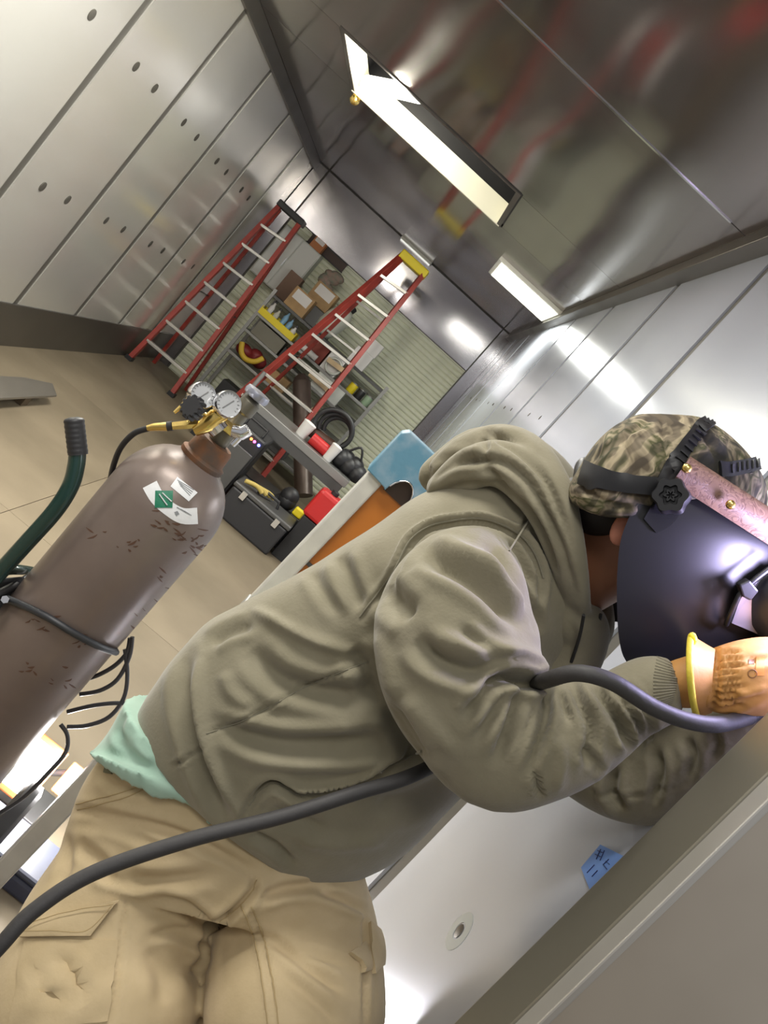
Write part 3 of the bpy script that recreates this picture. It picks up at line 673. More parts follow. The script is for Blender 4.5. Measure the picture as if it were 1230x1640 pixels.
obj('flowmeter', MB().tube([P(372,690,RY), P(388,694,RY), P(398,688,RY)], [.012,.014,.013], 14), CHROME, rg, smooth=50)
obj('pipe_stub', MB().tube([P(372,712,RY), P(384,700,RY)], .007, 12), CHROME, rg, smooth=50)
gh = MB().tube([P(238,686,RY-.01), P(215,694,RY), P(194,716,RY+.02), P(182,745,RY+.05), P(176,775,RY+.09), P(172,810,RY+.14), P(150,880,RY+.20), P(80,1000,RY+.22), P(0,1120,RY+.22)], .0060, 10, smooth=6)
tag(obj('gas_hose', gh, BLACKR, smooth=60), 'thin black gas hose curving from the regulator down behind the cylinder', 'hose')

# hand cart: tubular frame with a rubber grip
CY = 1.66
ct = thing('hand_cart', 'dark green tubular hand cart with a black rubber grip', 'cart', (-.33, CY+.1, 0))
hp = [P(124,722,CY), P(122,745,CY), P(113,778,CY), P(88,818,CY), P(40,872,CY+.01), P(-20,938,CY+.02), P(-120,1048,CY+.03), P(-260,1200,CY+.04)]
lowp = hp[-1]; hp.append(Vector((lowp.x+.02, lowp.y, .12)))
obj('handle_tube', MB().tube(hp, .0165, 20, smooth=6), GREEN, ct, smooth=60)
obj('handle_tube', MB().tube([p+Vector((.10,.40,-.30)) for p in hp[:-1]]+[hp[-1]+Vector((.10,.40,0))], .0165, 16, smooth=5), GREEN, ct, smooth=60)
gp = MB(); g0, g1 = P(118,668,CY), P(125,728,CY)
cnt = 26; gp.tube([g0.lerp(g1, k/(cnt-1)) for k in range(cnt)], [.008,.0165]+[.0190+.0005*math.sin(k*1.9) for k in range(cnt-2)], 20)
obj('grip', gp, BLACKR, ct, smooth=60)
obj('grip', MB().tube([g0+Vector((.10,.40,-.30)), g1+Vector((.10,.40,-.30))], .0195, 16), BLACKR, ct, smooth=60)
obj('cross_bar', MB().tube([P(-20,915,CY), P(20,912,CY+.06), P(50,915,CY+.18)], .011, 12, smooth=3), GREEN, ct, smooth=60)
obj('cross_bar', MB().tube([P(-30,965,CY), P(10,945,CY+.05), P(65,915,CY+.15)], .009, 12, smooth=3), BLACKR, ct, smooth=60)
obj('back_plate', MB().prism([P(-30,930,CY+.05), P(35,925,CY+.08), P(45,960,CY+.08), P(-30,985,CY+.05)], (0,.01,0)), BLACKP, ct)
obj('bolt', MB().tube([P(8,960,CY-.02), P(8,960,CY+.02)], .008, 6), CHROME, ct)
obj('toe_plate', MB().box((GX-.2, GY-.14, .035), (GX+.16, GY+.2, .055)), GREEN, ct)
obj('axle', MB().tube([(GX-.34, GY+.25, .12), (GX+.20, GY+.25, .12)], .01, 10), GREYM, ct)
for x in (GX-.34, GX+.18): obj('wheel', MB().lathe([(.03,-.02),(.10,-.025),(.12,-.015),(.12,.015),(.10,.025),(.03,.02)], (x, GY+.25, .12), (1,0,0), 28), BLACKR, ct, smooth=50)
st = over(bvc, [(6,958),(40,970),(80,988),(120,1012),(160,1033),(192,1044)], .0075, .007, ydef=GY)
tag(obj('strap_hose', st, mat('dark_strap', (.022,.024,.028), .45), smooth=60), 'black hose strapped across the middle of the brown cylinder', 'strap')
loops = MB(); LY = 1.78
lp = [[(208,1022),(203,1045),(185,1065),(160,1080),(138,1088)],
      [(212,1020),(207,1052),(188,1088),(160,1106),(128,1112)],
      [(200,1040),(204,1080),(198,1118),(175,1148),(140,1162),(108,1164)],
      [(108,1140),(150,1130),(190,1126),(222,1130)],
      [(97,1160),(108,1178),(105,1205),(80,1235),(40,1275),(0,1302)]]
for l in lp: loops.tube([P(*q, LY) for q in l], .0048, 8, smooth=5)
tag(obj('cable_loops', loops, mat('grey_cable', (.03,.03,.034), .35), smooth=60), 'loops of dark cable hanging from the lower right of the brown cylinder', 'cable')

# work light on the floor behind the cylinder
wx, wy = P(52,1232,2.25).x, 2.25
wlz = P(52,1232,2.25).z
wkl = thing('work_light', 'bright twin-panel work light shining low behind the brown cylinder', 'lamp', (wx, wy, 0))
LEDM = mat('led_panel', (1,1,1), .4, emit=26, ecol=(1,.99,.97))
def lampface(px, py, y, w_, h_):
    c = P(px, py, y); n_ = (EYE-c).normalized(); sx_ = Vector((1,.0,0)); sx_ = (sx_-n_*sx_.dot(n_)).normalized(); sy_ = n_.cross(sx_)
    def q(k, s_, d): return [c+n_*k+(a*sx_*w_*s_+b*sy_*h_*s_)/2 for a, b in ((-1,-1),(1,-1),(1,1),(-1,1))]
    obj('lamp_head', MB().prism(q(-.003, 1.25, 0), n_*-.05), mat('orange_housing', (.60,.16,.05), .5), wkl, bevel=.004)
    obj('led_panel', MB().prism(q(.002, 1.0, 0), n_*-.006), LEDM, wkl)
    return c, n_
c1, n1 = lampface(50,1230,2.22,.085,.14); c2, n2 = lampface(113,1252,2.24,.045,.075)
obj('stand', MB().tube([Vector((c1.x, c1.y+.06, c1.z)), Vector((c1.x, c1.y+.08, .02))], .012, 10).tube([Vector((c2.x, c2.y+.05, c2.z)), Vector((c1.x+.02, c1.y+.08, .10))], .010, 10), DGREY, wkl, smooth=60)
obj('stand_foot', MB().box((c1.x-.09, c1.y, 0), (c1.x+.12, c1.y+.16, .02)), DGREY, wkl, bevel=.004)
light('work_light_beam', 'POINT', c2+n2*.08, 13, (1,.98,.97), .06)
cs = thing('equipment_case', 'dark blue-grey equipment case on the floor under the work light', 'case', (.0, 2.1, 0))
obj('body', MB().box((-.10, 1.98, 0), (.16, 2.14, .055)), mat('case_blue', (.04,.045,.075), .5), cs, bevel=.012)
obj('lid', MB().box((-.103, 1.977, .056), (.163, 2.143, .075)), mat('case_lid', (.05,.055,.08), .5), cs, bevel=.01)

# ------------------------------------------------------------------ tall orange panel with aluminium rail and blue cap
OY = 1.62
op = thing('panel_stand', 'tall orange fibreglass panel with pale aluminium edge rail and worn blue cap', 'panel', P(395, 960, OY))
def at(px, py): return P(px, py, OY)
zt = P(592,764,OY).z+.022
x0r = P(588,764,OY).x-.016; rwid = .034; xw = x0r+rwid; WW = .078
lean = math.atan2(P(0,1374,OY).x-P(583,757,OY).x, P(583,757,OY).z-P(0,1374,OY).z)
zs = P(395,962,OY).z
obj('edge_rail', MB().box((x0r, OY-.012, zs), (xw, OY+.05, zt)), RAIL, op, bevel=.004)
obj('lower_rail', MB().box((x0r-.003, OY-.015, .02), (xw+.004, OY+.054, zs)), mat('dull_rail', (.55,.55,.52), .4, .6, col2=(.46,.46,.44), nscale=12), op, bevel=.004)
obj('orange_web', MB().box((xw-.004, OY, .80), (xw+WW-.012, OY+.012, zt+.03)), ORANGE, op, bevel=.002)
obj('orange_flange', MB().box((xw+WW-.012, OY-.004, .80), (xw+WW, OY+.05, zt+.03)), ORANGE, op, bevel=.003)
zc = zt; capm = MB()
prof_ = [(x0r-.006, zc-.012), (x0r-.006, zc+.080), (x0r+.004, zc+.092), (xw+WW-.012, zc+.092), (xw+WW+.008, zc+.070), (xw+WW+.004, zc-.02)] + \
        [(xw+.060-.050*(1-math.cos(t))/2, zc-.018+.042*math.sin(t)) for t in np.linspace(0, math.pi, 12)]+[(xw+.006, zc-.015)]
capm.prism([(x_, OY-.024, z_) for x_, z_ in prof_], (0, .085, 0))
obj('blue_cap', capm, BLUECAP, op, bevel=.004)
obj('cap_lining', MB().box((xw+.008, OY-.005, zc-.02), (xw+WW-.006, OY+.0, zc+.04)), mat('dark_brown_metal', (.07,.05,.045), .3, .5), op)
obj('trim_wire', MB().tube([(xw+.062, OY-.026, zc-.05), (xw+.061, OY-.026, zc-.02)]+[(xw+.060-.050*(1-math.cos(t))/2, OY-.026, zc-.018+.042*math.sin(t)) for t in np.linspace(0.2, math.pi-.3, 10)], .0016, 8), CHROME, op, smooth=60)
zz = P(500,905,OY).z
obj('seam_clip', MB().box((xw-.001, OY-.003, zz-.005), (xw+WW, OY+.0, zz+.003)), DGREY, op)
zz = P(445,935,OY).z
obj('seam_clip', MB().bar((xw-.001, OY-.002, zz+.012), (xw+WW, OY-.002, zz-.012), .003), DGREY, op)
obj('base_foot', MB().box((x0r-.05, OY-.12, -.0), (xw+.15, OY+.16, .02)), DGREY, op, bevel=.004)
op.rotation_euler.y = -lean

# ------------------------------------------------------------------ the welder: lofts fused into continuous surfaces, folds pressed in
def ringdef(L_, R_, N_, y, b):
    a, c = P(*L_, y), P(*R_, y); cen = (a+c)/2; A = (c-a)/2
    V = (P(*N_, y-b)-cen) if N_ else (P((L_[0]+R_[0])/2, (L_[1]+R_[1])/2, y-b)-cen)
    return cen, A, V
def loft(defs, sub=5, n=56, e=2.2):
    out = []
    cs, as_, vs = zip(*defs)
    Cc, _ = crom(list(cs), [1]*len(cs), sub); Aa, _ = crom(list(as_), [1]*len(cs), sub); Vv, _ = crom(list(vs), [1]*len(cs), sub)
    def se(x): return math.copysign(abs(x)**(2/e), x)
    return MB().rings([[c+a*se(math.cos(2*math.pi*k/n))-v*se(math.sin(2*math.pi*k/n)) for k in range(n)] for c, a, v in zip(Cc, Aa, Vv)])
def limb(pts, n=32, sub=5, dome=True):
    """pts: (px, py, radius px, depth)"""
    ps = [P(a, b, y) for a, b, r, y in pts]; rs = [r*(p-EYE).dot(FW)/FPX for (a, b, r, y), p in zip(pts, ps)]
    ps, rs = crom(ps, rs, sub)
    if dome:
        def ends(p, q, r):   # rounded end beyond p, away from q
            d = (p-q).normalized(); return [(p+d*r*math.sin(t), r*math.cos(t)) for t in (.35, .7, 1.05, 1.35)]
        e0 = ends(ps[0], ps[1], rs[0])[::-1]; e1 = ends(ps[-1], ps[-2], rs[-1])
        ps = [p for p, _ in e0]+ps+[p for p, _ in e1]; rs = [r for _, r in e0]+rs+[r for _, r in e1]
    return MB().tube(ps, rs, n)
def fuse(name, mbs, voxel, smooth=6, factor=.5):
    me = bpy.data.meshes.new('tmp'); V = []; F = []
    for m in mbs:
        b = len(V); V += [tuple(v) for v in m.v]; F += [tuple(i+b for i in f) for f in m.f]
    me.from_pydata(V, [], F)
    bm = bmesh.new(); bm.from_mesh(me); bmesh.ops.recalc_face_normals(bm, faces=bm.faces[:]); bm.to_mesh(me); bm.free()
    o = bpy.data.objects.new('tmp', me); C.objects.link(o)
    r = o.modifiers.new('r', 'REMESH'); r.mode = 'VOXEL'; r.voxel_size = voxel
    s_ = o.modifiers.new('s', 'SMOOTH'); s_.factor = factor; s_.iterations = smooth
    dg = bpy.context.evaluated_depsgraph_get(); me2 = bpy.data.meshes.new_from_object(o.evaluated_get(dg)); me2.name = name
    bpy.data.objects.remove(o); return me2
EYEN = np.array(EYE)
def press(me, strokes, lo=None, gain=1.0, noise=0):
    """strokes: (points px, width px, depth in mm; + raised, - pressed in, both ends fade)"""
    n = len(me.vertices); co = np.empty(n*3); me.vertices.foreach_get('co', co); co = co.reshape(-1, 3)
    no = np.empty(n*3); me.vertices.foreach_get('normal', no); no = no.reshape(-1, 3)
    q = proj(co); vd = EYEN-co; vd /= np.linalg.norm(vd, axis=1)[:, None]
    fac = np.clip((no*vd).sum(1)*2.2, 0, 1); disp = np.zeros(n)
    for pts, wpx, mm in strokes:
        p2, _ = crom([Vector((*p, 0)) for p in pts], [1]*len(pts), 5); p2 = np.array([[p.x, p.y] for p in p2])
        bb0 = p2.min(0)-3*wpx; bb1 = p2.max(0)+3*wpx
        idx = np.where((q[:,0] > bb0[0])&(q[:,0] < bb1[0])&(q[:,1] > bb0[1])&(q[:,1] < bb1[1]))[0]
        if not len(idx): continue
        Q = q[idx]; best = np.full(len(idx), 1e9); bt = np.zeros(len(idx)); m = len(p2)-1
        for k in range(m):
            a, b = p2[k], p2[k+1]; ab = b-a; t = np.clip(((Q-a)@ab)/(ab@ab+1e-9), 0, 1)
            d = np.linalg.norm(Q-a-t[:, None]*ab, axis=1); u = d < best; best[u] = d[u]; bt[u] = (k+t[u])/m
        tap = np.clip(np.minimum(bt, 1-bt)*4+.15, 0, 1)
        g = np.exp(-(best/wpx)**2)
        if mm < 0: g = g-.35*np.exp(-((best-2.0*wpx)/(wpx*.9))**2)      # cloth piles up beside a crease
        disp[idx] += mm*.001*g*tap*gain
    co = co+no*(disp*fac)[:, None]
    if noise:
        a = co*23.0; w_ = np.sin(a[:,0]+1.7*np.sin(a[:,2]*.9))*np.sin(a[:,1]*1.1+a[:,2])*np.sin(a[:,2]*1.3+2)
        co = co+no*(w_*noise)[:, None]
    me.vertices.foreach_set('co', co.astype(np.float32).ravel()); me.update(); return me

man = thing('person', 'person in a sage hooded sweatshirt, khaki cargo trousers and black welding helmet, leaning to weld', 'person', (.2, 1.15, 0))

# trousers
pelvis = loft([ringdef((178,1195),(560,1350),(355,1290),1.22,.13), ringdef((140,1245),(585,1405),(350,1370),1.22,.145), ringdef((112,1310),(590,1450),(350,1430),1.21,.15), ringdef((95,1370),(600,1490),(345,1480),1.20,.14)])
legA = limb([(262,1360,128,1.20),(206,1450,142,1.17),(166,1540,156,1.13),(150,1640,170,1.08),(150,1740,140,1.04)])
legB = limb([(465,1420,118,1.25),(474,1500,132,1.19),(474,1580,143,1.12),(472,1660,143,1.05),(478,1730,115,1.0)])
kA = P(160,1740,1.04); kB = P(478,1730,1.0)
aA, aB = Vector((.10, 1.12, .13)), Vector((.30, 1.12, .13))
shA = MB().tube([kA, kA.lerp(aA, .35), kA.lerp(aA, .8), aA], [.100,.092,.078,.072], 28, smooth=5)
shB = MB().tube([kB, kB.lerp(aB, .35), kB.lerp(aB, .8), aB], [.085,.085,.075,.070], 28, smooth=5)
inn = limb([(326,1508,40,1.18),(325,1580,50,1.15),(318,1680,56,1.13)])
me = fuse('trousers', [pelvis, legA, legB, shA, shB, inn], .0052, 6)
press(me, [
 ([(112,1296),(160,1303),(208,1314),(297,1340),(406,1395)], 8, -9), ([(120,1318),(180,1322),(250,1350)], 9, -5),
 ([(208,1408),(250,1412),(291,1408),(343,1400)], 11, -7), ([(150,1412),(210,1430),(260,1425)], 9, 4),
 ([(232,1437),(291,1450),(333,1481),(372,1474)], 10, -9), ([(240,1500),(280,1490),(320,1486)], 7, -4),
 ([(411,1408),(403,1430),(375,1460),(333,1493),(325,1515)], 6, -12), ([(325,1510),(327,1540),(310,1560)], 9, -10),
 ([(442,1512),(494,1549),(551,1590)], 8, -6), ([(420,1500),(470,1520),(560,1545)], 8, -4), ([(416,1442),(450,1425),(494,1418),(560,1405)], 8, -7),
 ([(400,1455),(460,1440),(520,1445),(590,1470)], 10, 5), ([(450,1560),(500,1600),(540,1640)], 9, -4),
 ([(388,1448),(405,1490),(416,1533),(425,1590),(432,1650)], 4, 3), ([(398,1448),(415,1490),(426,1533),(436,1590),(443,1650)], 2.5, -2.5),
 ([(583,1462),(585,1520),(584,1650)], 4, -4), ([(505,1425),(545,1440),(590,1462)], 7, -6),
 ([(100,1530),(118,1560),(140,1600)], 8, -6), ([(95,1520),(120,1540),(135,1575)], 7, 4), ([(55,1540),(62,1570),(85,1600)], 8, -4),
 ([(200,1440),(196,1500),(190,1560),(180,1640)], 4, -4), ([(28,1580),(70,1592),(120,1605),(170,1630)], 4, -3.5), ([(120,1350),(160,1380),(180,1420)], 10, -5),
 ([(100,1330),(108,1380),(92,1420)], 9, -6), ([(235,1520),(260,1560),(262,1610)], 14, -5), ([(260,1500),(300,1520),(330,1530)], 10, 5), ([(160,1240),(190,1262),(250,1262)], 7, -4),
], gain=1.35, noise=.001)
tr = obj('trousers', me, KHAKI, man, smooth=180, label='khaki cargo trousers'); bvt = bvh_of(tr)
def sub(name, q, m, par, **k): return obj(name, q, m, par, smooth=k.pop('smooth', 50), **k)
fl1 = sub('pocket_flap', patch(bvt, [(48,1478),(192,1440),(146,1500),(36,1502)], 12, 8, .0075, .005, bulge=.002), KHAKI, tr)
sub('cargo_pocket', patch(bvt, [(42,1504),(188,1506),(172,1636),(14,1650)], 12, 12, .003, .003, bulge=.004, wav=.0025), KHAKI, tr)
sub('cargo_pocket', patch(bvt, [(590,1478),(612,1496),(618,1540),(596,1560)], 6, 8, .006, .006, bulge=.004), KHAKI, tr)
STI = mat('thread', (.40,.30,.15), .8)
def stitch(bv, pts, par, m=STI, r=.0007, off=.0008, name='seam'):
    return obj(name, over(bv, pts, r, off, sub=8, n=5), m, par, smooth=60)
stitch(bvt, [(386,1450),(403,1490),(414,1533),(423,1590),(430,1650)], tr, r=.0009)
stitch(bvt, [(403,1452),(419,1490),(430,1533),(440,1590),(447,1650)], tr, r=.0009)
stitch(bvt, [(122,1288),(150,1281),(200,1268),(228,1256)], tr); stitch(bvt, [(124,1297),(152,1290),(202,1277),(232,1263)], tr)
stitch(bvt, [(411,1408),(403,1430),(380,1455),(345,1482)], tr)
stitch(bvt, [(50,1486),(120,1462),(186,1446)], tr, off=.0135); stitch(bvt, [(42,1495),(90,1494),(142,1492),(182,1450)], tr, off=.0135)
# waist label and belt loop at the back
sub('belt_loop', patch(bvt, [(172,1222),(184,1226),(180,1240),(168,1236)], 3, 3, .003, .003), mat('olive_loop', (.16,.15,.09), .8), tr)

# shirt tail
shirt = loft([ringdef((215,1112),(480,1300),(300,1235),1.22,.135), ringdef((190,1160),(515,1345),(300,1290),1.22,.145), ringdef((172,1196),(540,1375),(285,1300),1.22,.148), ringdef((163,1216),(540,1380),(283,1262),1.22,.150)])
me = fuse('shirt', [shirt], .005, 3)
press(me, [([(200,1140),(190,1170),(205,1195)], 6, -5), ([(185,1165),(195,1195),(225,1215)], 6, -5), ([(215,1175),(225,1200),(250,1220)], 6, 4), ([(170,1200),(195,1212),(240,1228)], 6, -4)])
sh_ = obj('shirt', me, MINT, man, smooth=180, label='mint green shirt tail')

# sweatshirt: body, near sleeve, far sleeve as one surface
torso = loft([ringdef((238,1128),(556,1404),(338,1322),1.22,.155), ringdef((262,1090),(600,1392),(365,1298),1.22,.165), ringdef((302,1040),(660,1358),(415,1240),1.22,.175),
  ringdef((345,992),(725,1290),(480,1180),1.22,.17), ringdef((410,960),(790,1225),(570,1100),1.22,.165), ringdef((520,900),(870,1135),(670,1020),1.22,.165),
  ringdef((600,850),(925,1075),(750,950),1.22,.17), ringdef((676,795),(950,1010),(820,890),1.22,.15), ringdef((760,755),(955,950),(870,840),1.22,.11)], n=72)
armN = limb([(765,905,72,1.10),(742,945,108,1.05),(730,1000,130,1.02),(738,1070,132,1.0),(768,1140,122,.985),(798,1192,104,.975),(850,1190,98,.965),(910,1172,88,.96),(968,1146,72,.955),(1010,1128,58,.95),(1040,1118,52,.95)])
cuffN = limb([(1000,1120,52,.95),(1040,1105,54,.95),(1070,1098,48,.948),(1082,1096,40,.947)], dome=False)
armF = limb([(830,1060,80,1.22),(900,1160,78,1.16),(975,1230,74,1.10),(1045,1244,74,1.065),(1110,1212,66,1.03),(1165,1178,52,1.0),(1215,1150,42,.985)])
me = fuse('sweatshirt', [torso, armN, cuffN, armF], .0046, 5)
S = [
 ([(580,991),(609,952),(635,917),(658,871),(687,848),(723,839),(762,835),(794,842),(830,861),(853,891),(866,926),(862,975),(859,1008)], 5, -6),
 ([(572,985),(600,946),(626,910),(650,864),(682,839),(720,829),(764,825),(800,833),(838,852),(864,884),(877,926),(873,975)], 4, 3),
 ([(826,862),(843,836),(868,808)], 4, -4),
 ([(680,885),(700,897),(742,917),(781,943),(814,975),(845,1003)], 15, -13), ([(720,880),(770,905),(815,945),(850,985)], 10, 5),
 ([(782,872),(796,895),(814,926),(840,959),(860,1000)], 9, -7), ([(810,866),(826,885),(840,910),(858,955)], 7, -5),
 ([(668,1022),(690,1050),(725,1068),(765,1075),(810,1062)], 15, -12), ([(790,1040),(825,1044),(855,1058),(873,1082)], 12, 8), ([(700,1010),(760,1038),(830,1040)], 10, 4),
 ([(615,940),(635,965),(662,985)], 18, -9), ([(740,1005),(765,1030),(800,1048)], 8, -5), ([(600,1010),(625,1060),(640,1120)], 12, 4),
 ([(772,1108),(795,1093),(820,1084),(848,1094),(872,1092)], 9, -18), ([(745,1150),(765,1125),(792,1100)], 10, -9),
 ([(876,1092),(876,1130),(866,1180),(845,1240)], 8, -9), ([(915,1095),(932,1130),(947,1174),(938,1240)], 8, -8), ([(894,1108),(903,1130),(914,1156)], 6, -5),
 ([(952,1100),(975,1130),(997,1167),(1010,1210)], 8, -9), ([(980,1100),(1003,1130),(1026,1167),(1026,1205)], 6, -7), ([(1003,1100),(1028,1130),(1042,1165),(1038,1192)], 6, -6),
 ([(836,1096),(826,1130),(815,1170),(795,1215)], 9, -8), ([(812,1100),(790,1140),(760,1190)], 8, -6), ([(858,1235),(860,1255),(866,1278)], 5, -5), ([(930,1200),(955,1225),(960,1240)], 8, -5),
 ([(895,1180),(900,1220),(890,1270)], 9, 4), ([(655,1110),(690,1160),(740,1215)], 14, 4), ([(985,1185),(1000,1200),(1018,1212)], 6, 4),
 # body folds
 ([(405,978),(440,995),(475,1013),(515,1030),(570,1046)], 9, 7), ([(400,1040),(433,1077),(470,1098),(540,1112),(610,1112)], 16, -10), ([(336,1030),(365,1012),(405,1000)], 9, -6),
 ([(560,1040),(585,1075),(600,1130)], 14, -8), ([(545,890),(560,930),(580,975)], 11, -7), ([(500,915),(515,945),(545,985)], 10, -4),
 ([(300,1050),(292,1100),(298,1150),(313,1205),(335,1262),(362,1318)], 11, -9), ([(322,1050),(318,1100),(322,1150),(336,1205),(360,1260),(390,1312)], 8, 5),
 ([(331,1174),(400,1149),(475,1107),(529,1082),(594,1058)], 3, -4), ([(275,1228),(300,1214),(331,1196)], 3, -4),
 ([(350,1160),(400,1180),(460,1192),(540,1190),(620,1185)], 14, -8), ([(350,1140),(430,1160),(520,1165),(600,1160)], 12, 4), ([(380,1210),(450,1222),(560,1225),(640,1210)], 14, 5),
 ([(360,1075),(372,1110),(410,1135)], 12, 5), ([(620,1130),(650,1180),(670,1215)], 14, -8),
 ([(388,1322),(400,1292),(414,1270),(436,1256),(455,1262),(480,1274),(530,1271),(583,1254),(626,1228),(679,1203)], 6, -9), ([(436,1246),(480,1262),(530,1258),(583,1240),(626,1214)], 5, 4),
 ([(400,1335),(440,1355),(470,1385)], 8, -6), ([(430,1300),(470,1310),(520,1330)], 12, -5), ([(600,1290),(660,1280),(720,1250)], 16, -6), ([(480,1340),(550,1350),(620,1340)], 14, 5),
 # far sleeve
 ([(950,1270),(1000,1276),(1060,1268),(1110,1250)], 4, -1.5), ([(985,1225),(980,1270),(1000,1300)], 9, -8), ([(1050,1200),(1055,1240),(1045,1290)], 8, -7), ([(1100,1180),(1110,1215),(1100,1250)], 8, -6), ([(1140,1170),(1150,1195),(1140,1215)], 6, -5),
]
press(me, S, gain=1.75, noise=.0014)
hd = obj('sweatshirt', me, HOOD, man, smooth=180, label='sage green hooded sweatshirt'); bvh_ = bvh_of(hd)
stitch(bvh_, [(576,988),(605,949),(631,913),(654,868),(684,844),(722,834),(763,830),(797,837),(834,857),(858,888),(871,926)], hd, m=HOODK, r=.0013, off=.0006)
stitch(bvh_, [(330,1175),(400,1150),(475,1108),(529,1083),(590,1060)], hd, m=HOODK, r=.0008, off=.0003)
stitch(bvh_, [(400,1290),(414,1268),(436,1254),(455,1260),(480,1272),(530,1269),(583,1252),(626,1226),(676,1203)], hd, m=HOODK, r=.0018, off=.0008, name='pocket_hem')
stitch(bvh_, [(828,861),(845,835),(866,811)], hd, m=HOODK, r=.0012)
# ribbed hem and cuff
def ribs(bv, pa_, pb_, n_, par):
    mb = MB()
    for k in range(n_):
        f = k/(n_-1); ia = f*(len(pa_)-1); i = min(int(ia), len(pa_)-2); u = ia-i
        a = [pa_[i][q]*(1-u)+pa_[i+1][q]*u for q in (0,1)]; b = [pb_[i][q]*(1-u)+pb_[i+1][q]*u for q in (0,1)]
        over(bv, [tuple(a), tuple((a[q]+b[q])/2 for q in (0,1)), tuple(b)], .0010, .0001, sub=4, n=5, mb=mb)
    o = obj('rib_knit', mb, HOODK, par, smooth=60); o['kind'] = 'stuff'; return o
ribs(bvh_, [(1052,1052),(1046,1085),(1046,1125),(1052,1150)], [(1082,1066),(1084,1090),(1080,1115),(1074,1135)], 22, hd)

# hood, bunched round the neck
hoodm = fuse('hood', [
 limb([(706,782,24,1.17),(748,752,32,1.14),(800,742,38,1.12),(848,775,38,1.10),(882,832,32,1.085),(906,905,25,1.085),(920,965,18,1.10)]),
 limb([(708,750,22,1.22),(745,728,32,1.21),(800,710,31,1.18),(848,732,34,1.14),(884,782,32,1.09),(908,850,26,1.07),(923,915,20,1.07),(932,968,15,1.09),(936,990,12,1.12)]),
 limb([(700,762,30,1.26),(760,720,34,1.28),(830,730,42,1.30),(890,790,45,1.33),(925,880,40,1.34),(945,960,30,1.30),(950,1000,22,1.22)]),
 limb([(895,950,30,1.12),(915,990,40,1.12),(930,1010,46,1.13),(915,1050,50,1.14),(890,1090,50,1.14)]), limb([(955,960,26,1.22),(950,1000,34,1.20),(930,1030,40,1.18)])], .0042, 6)
press(hoodm, [
 ([(686,768),(735,742),(790,737),(840,765),(878,825),(905,895),(922,955)], 6, -9), ([(690,795),(740,775),(790,775),(830,800),(865,850),(892,915)], 5, -5), ([(700,742),(740,735),(775,745),(800,770),(815,795)], 8, -6),
 ([(770,690),(795,702),(830,722),(870,765),(897,825),(915,890)], 6, -7), ([(770,700),(778,715),(772,735)], 6, -7), ([(830,800),(868,850),(893,920)], 8, -5), ([(740,780),(790,785),(840,825)], 10, 4),
 ([(795,690),(830,695),(865,725)], 7, 4), ([(690,745),(683,765),(680,785)], 5, -5)], gain=1.1, noise=.001)
ho = obj('hood', hoodm, HOOD, man, smooth=180)
DR = mat('drawstring', (.02,.02,.018), .7)
obj('drawstring', MB().tube([P(935,985,1.06), P(928,1020,1.08), P(915,1060,1.10)], .0022, 8, smooth=4), DR, man, smooth=60)
obj('drawstring', MB().tube([P(962,984,1.10), P(955,1020,1.12), P(938,1062,1.14)], .0022, 8, smooth=4), DR, man, smooth=60)

# head and neck (one surface), ear, hair
head = fuse('head', [limb([(880,955,62,1.22),(925,918,70,1.17),(985,878,76,1.14),(1040,850,80,1.12)]),
  MB().ball(P(1075,820,1.12), .092, 28, 20, (1.05,.80,1.12)), limb([(1090,880,66,1.12),(1130,930,48,1.12),(1150,950,34,1.12)]),
  limb([(1165,850,14,1.12),(1192,880,13,1.12),(1188,896,15,1.12)]), limb([(1150,820,24,1.085),(1168,835,18,1.085)]), limb([(1150,820,24,1.155),(1168,835,18,1.155)])], .0045, 5)
hdn = obj('head', head, SKIN, man, smooth=180)
em = mat('eye_white', (.7,.68,.65), .3)
for yy in (1.083, 1.152): obj('eye', MB().ball(P(1172,852,yy), .011, 14, 10), em, man, smooth=60)
obj('lips', limb([(1172,916,5,1.105),(1180,916,6,1.12),(1172,916,5,1.175)], n=12), mat('lip', (.30,.10,.07), .5), man, smooth=60)
for yy in (1.040, 1.20):
    obj('ear', MB().ball(P(1008,842,yy), .024, 16, 12, (.75,.4,1.2)), mat('ear_skin', (.50,.20,.13), .5), man, smooth=60)
obj('hair', fuse('hair', [limb([(925,800,38,1.12),(950,806,52,1.11),(990,806,60,1.11)])], .005, 4), HAIR, man, smooth=180)

# camouflage cap
cap = fuse('camouflage_cap', [loft([ringdef((921,800),(1222,842),(1030,830),1.12,.110), ringdef((922,775),(1228,800),(1035,800),1.12,.113), ringdef((936,745),(1222,765),(1050,760),1.12,.113),
  ringdef((958,712),(1200,728),(1060,715),1.12,.100), ringdef((985,684),(1165,694),(1068,680),1.12,.076), ringdef((1020,664),(1125,670),(1074,662),1.12,.042)], n=64),
  limb([(925,788,15,1.08),(940,806,13,1.04),(975,818,11,1.02),(1010,820,10,1.01)])], .0042, 3)
press(cap, [([(1060,660),(1062,700),(1072,740),(1080,790)], 3, -3), ([(1070,662),(1120,690),(1150,740)], 3, -3), ([(950,735),(1000,700),(1050,665)], 4, -3), ([(925,770),(960,800),(1010,812)], 5, -5), ([(985,690),(1000,720),(1005,760)], 9, -4), ([(1100,670),(1140,700),(1170,760)], 8, 4)], noise=.001)
cp = obj('camouflage_cap', cap, CAMO, man, smooth=180, label='brown and green camouflage cap'); bvcap = bvh_of(cp)

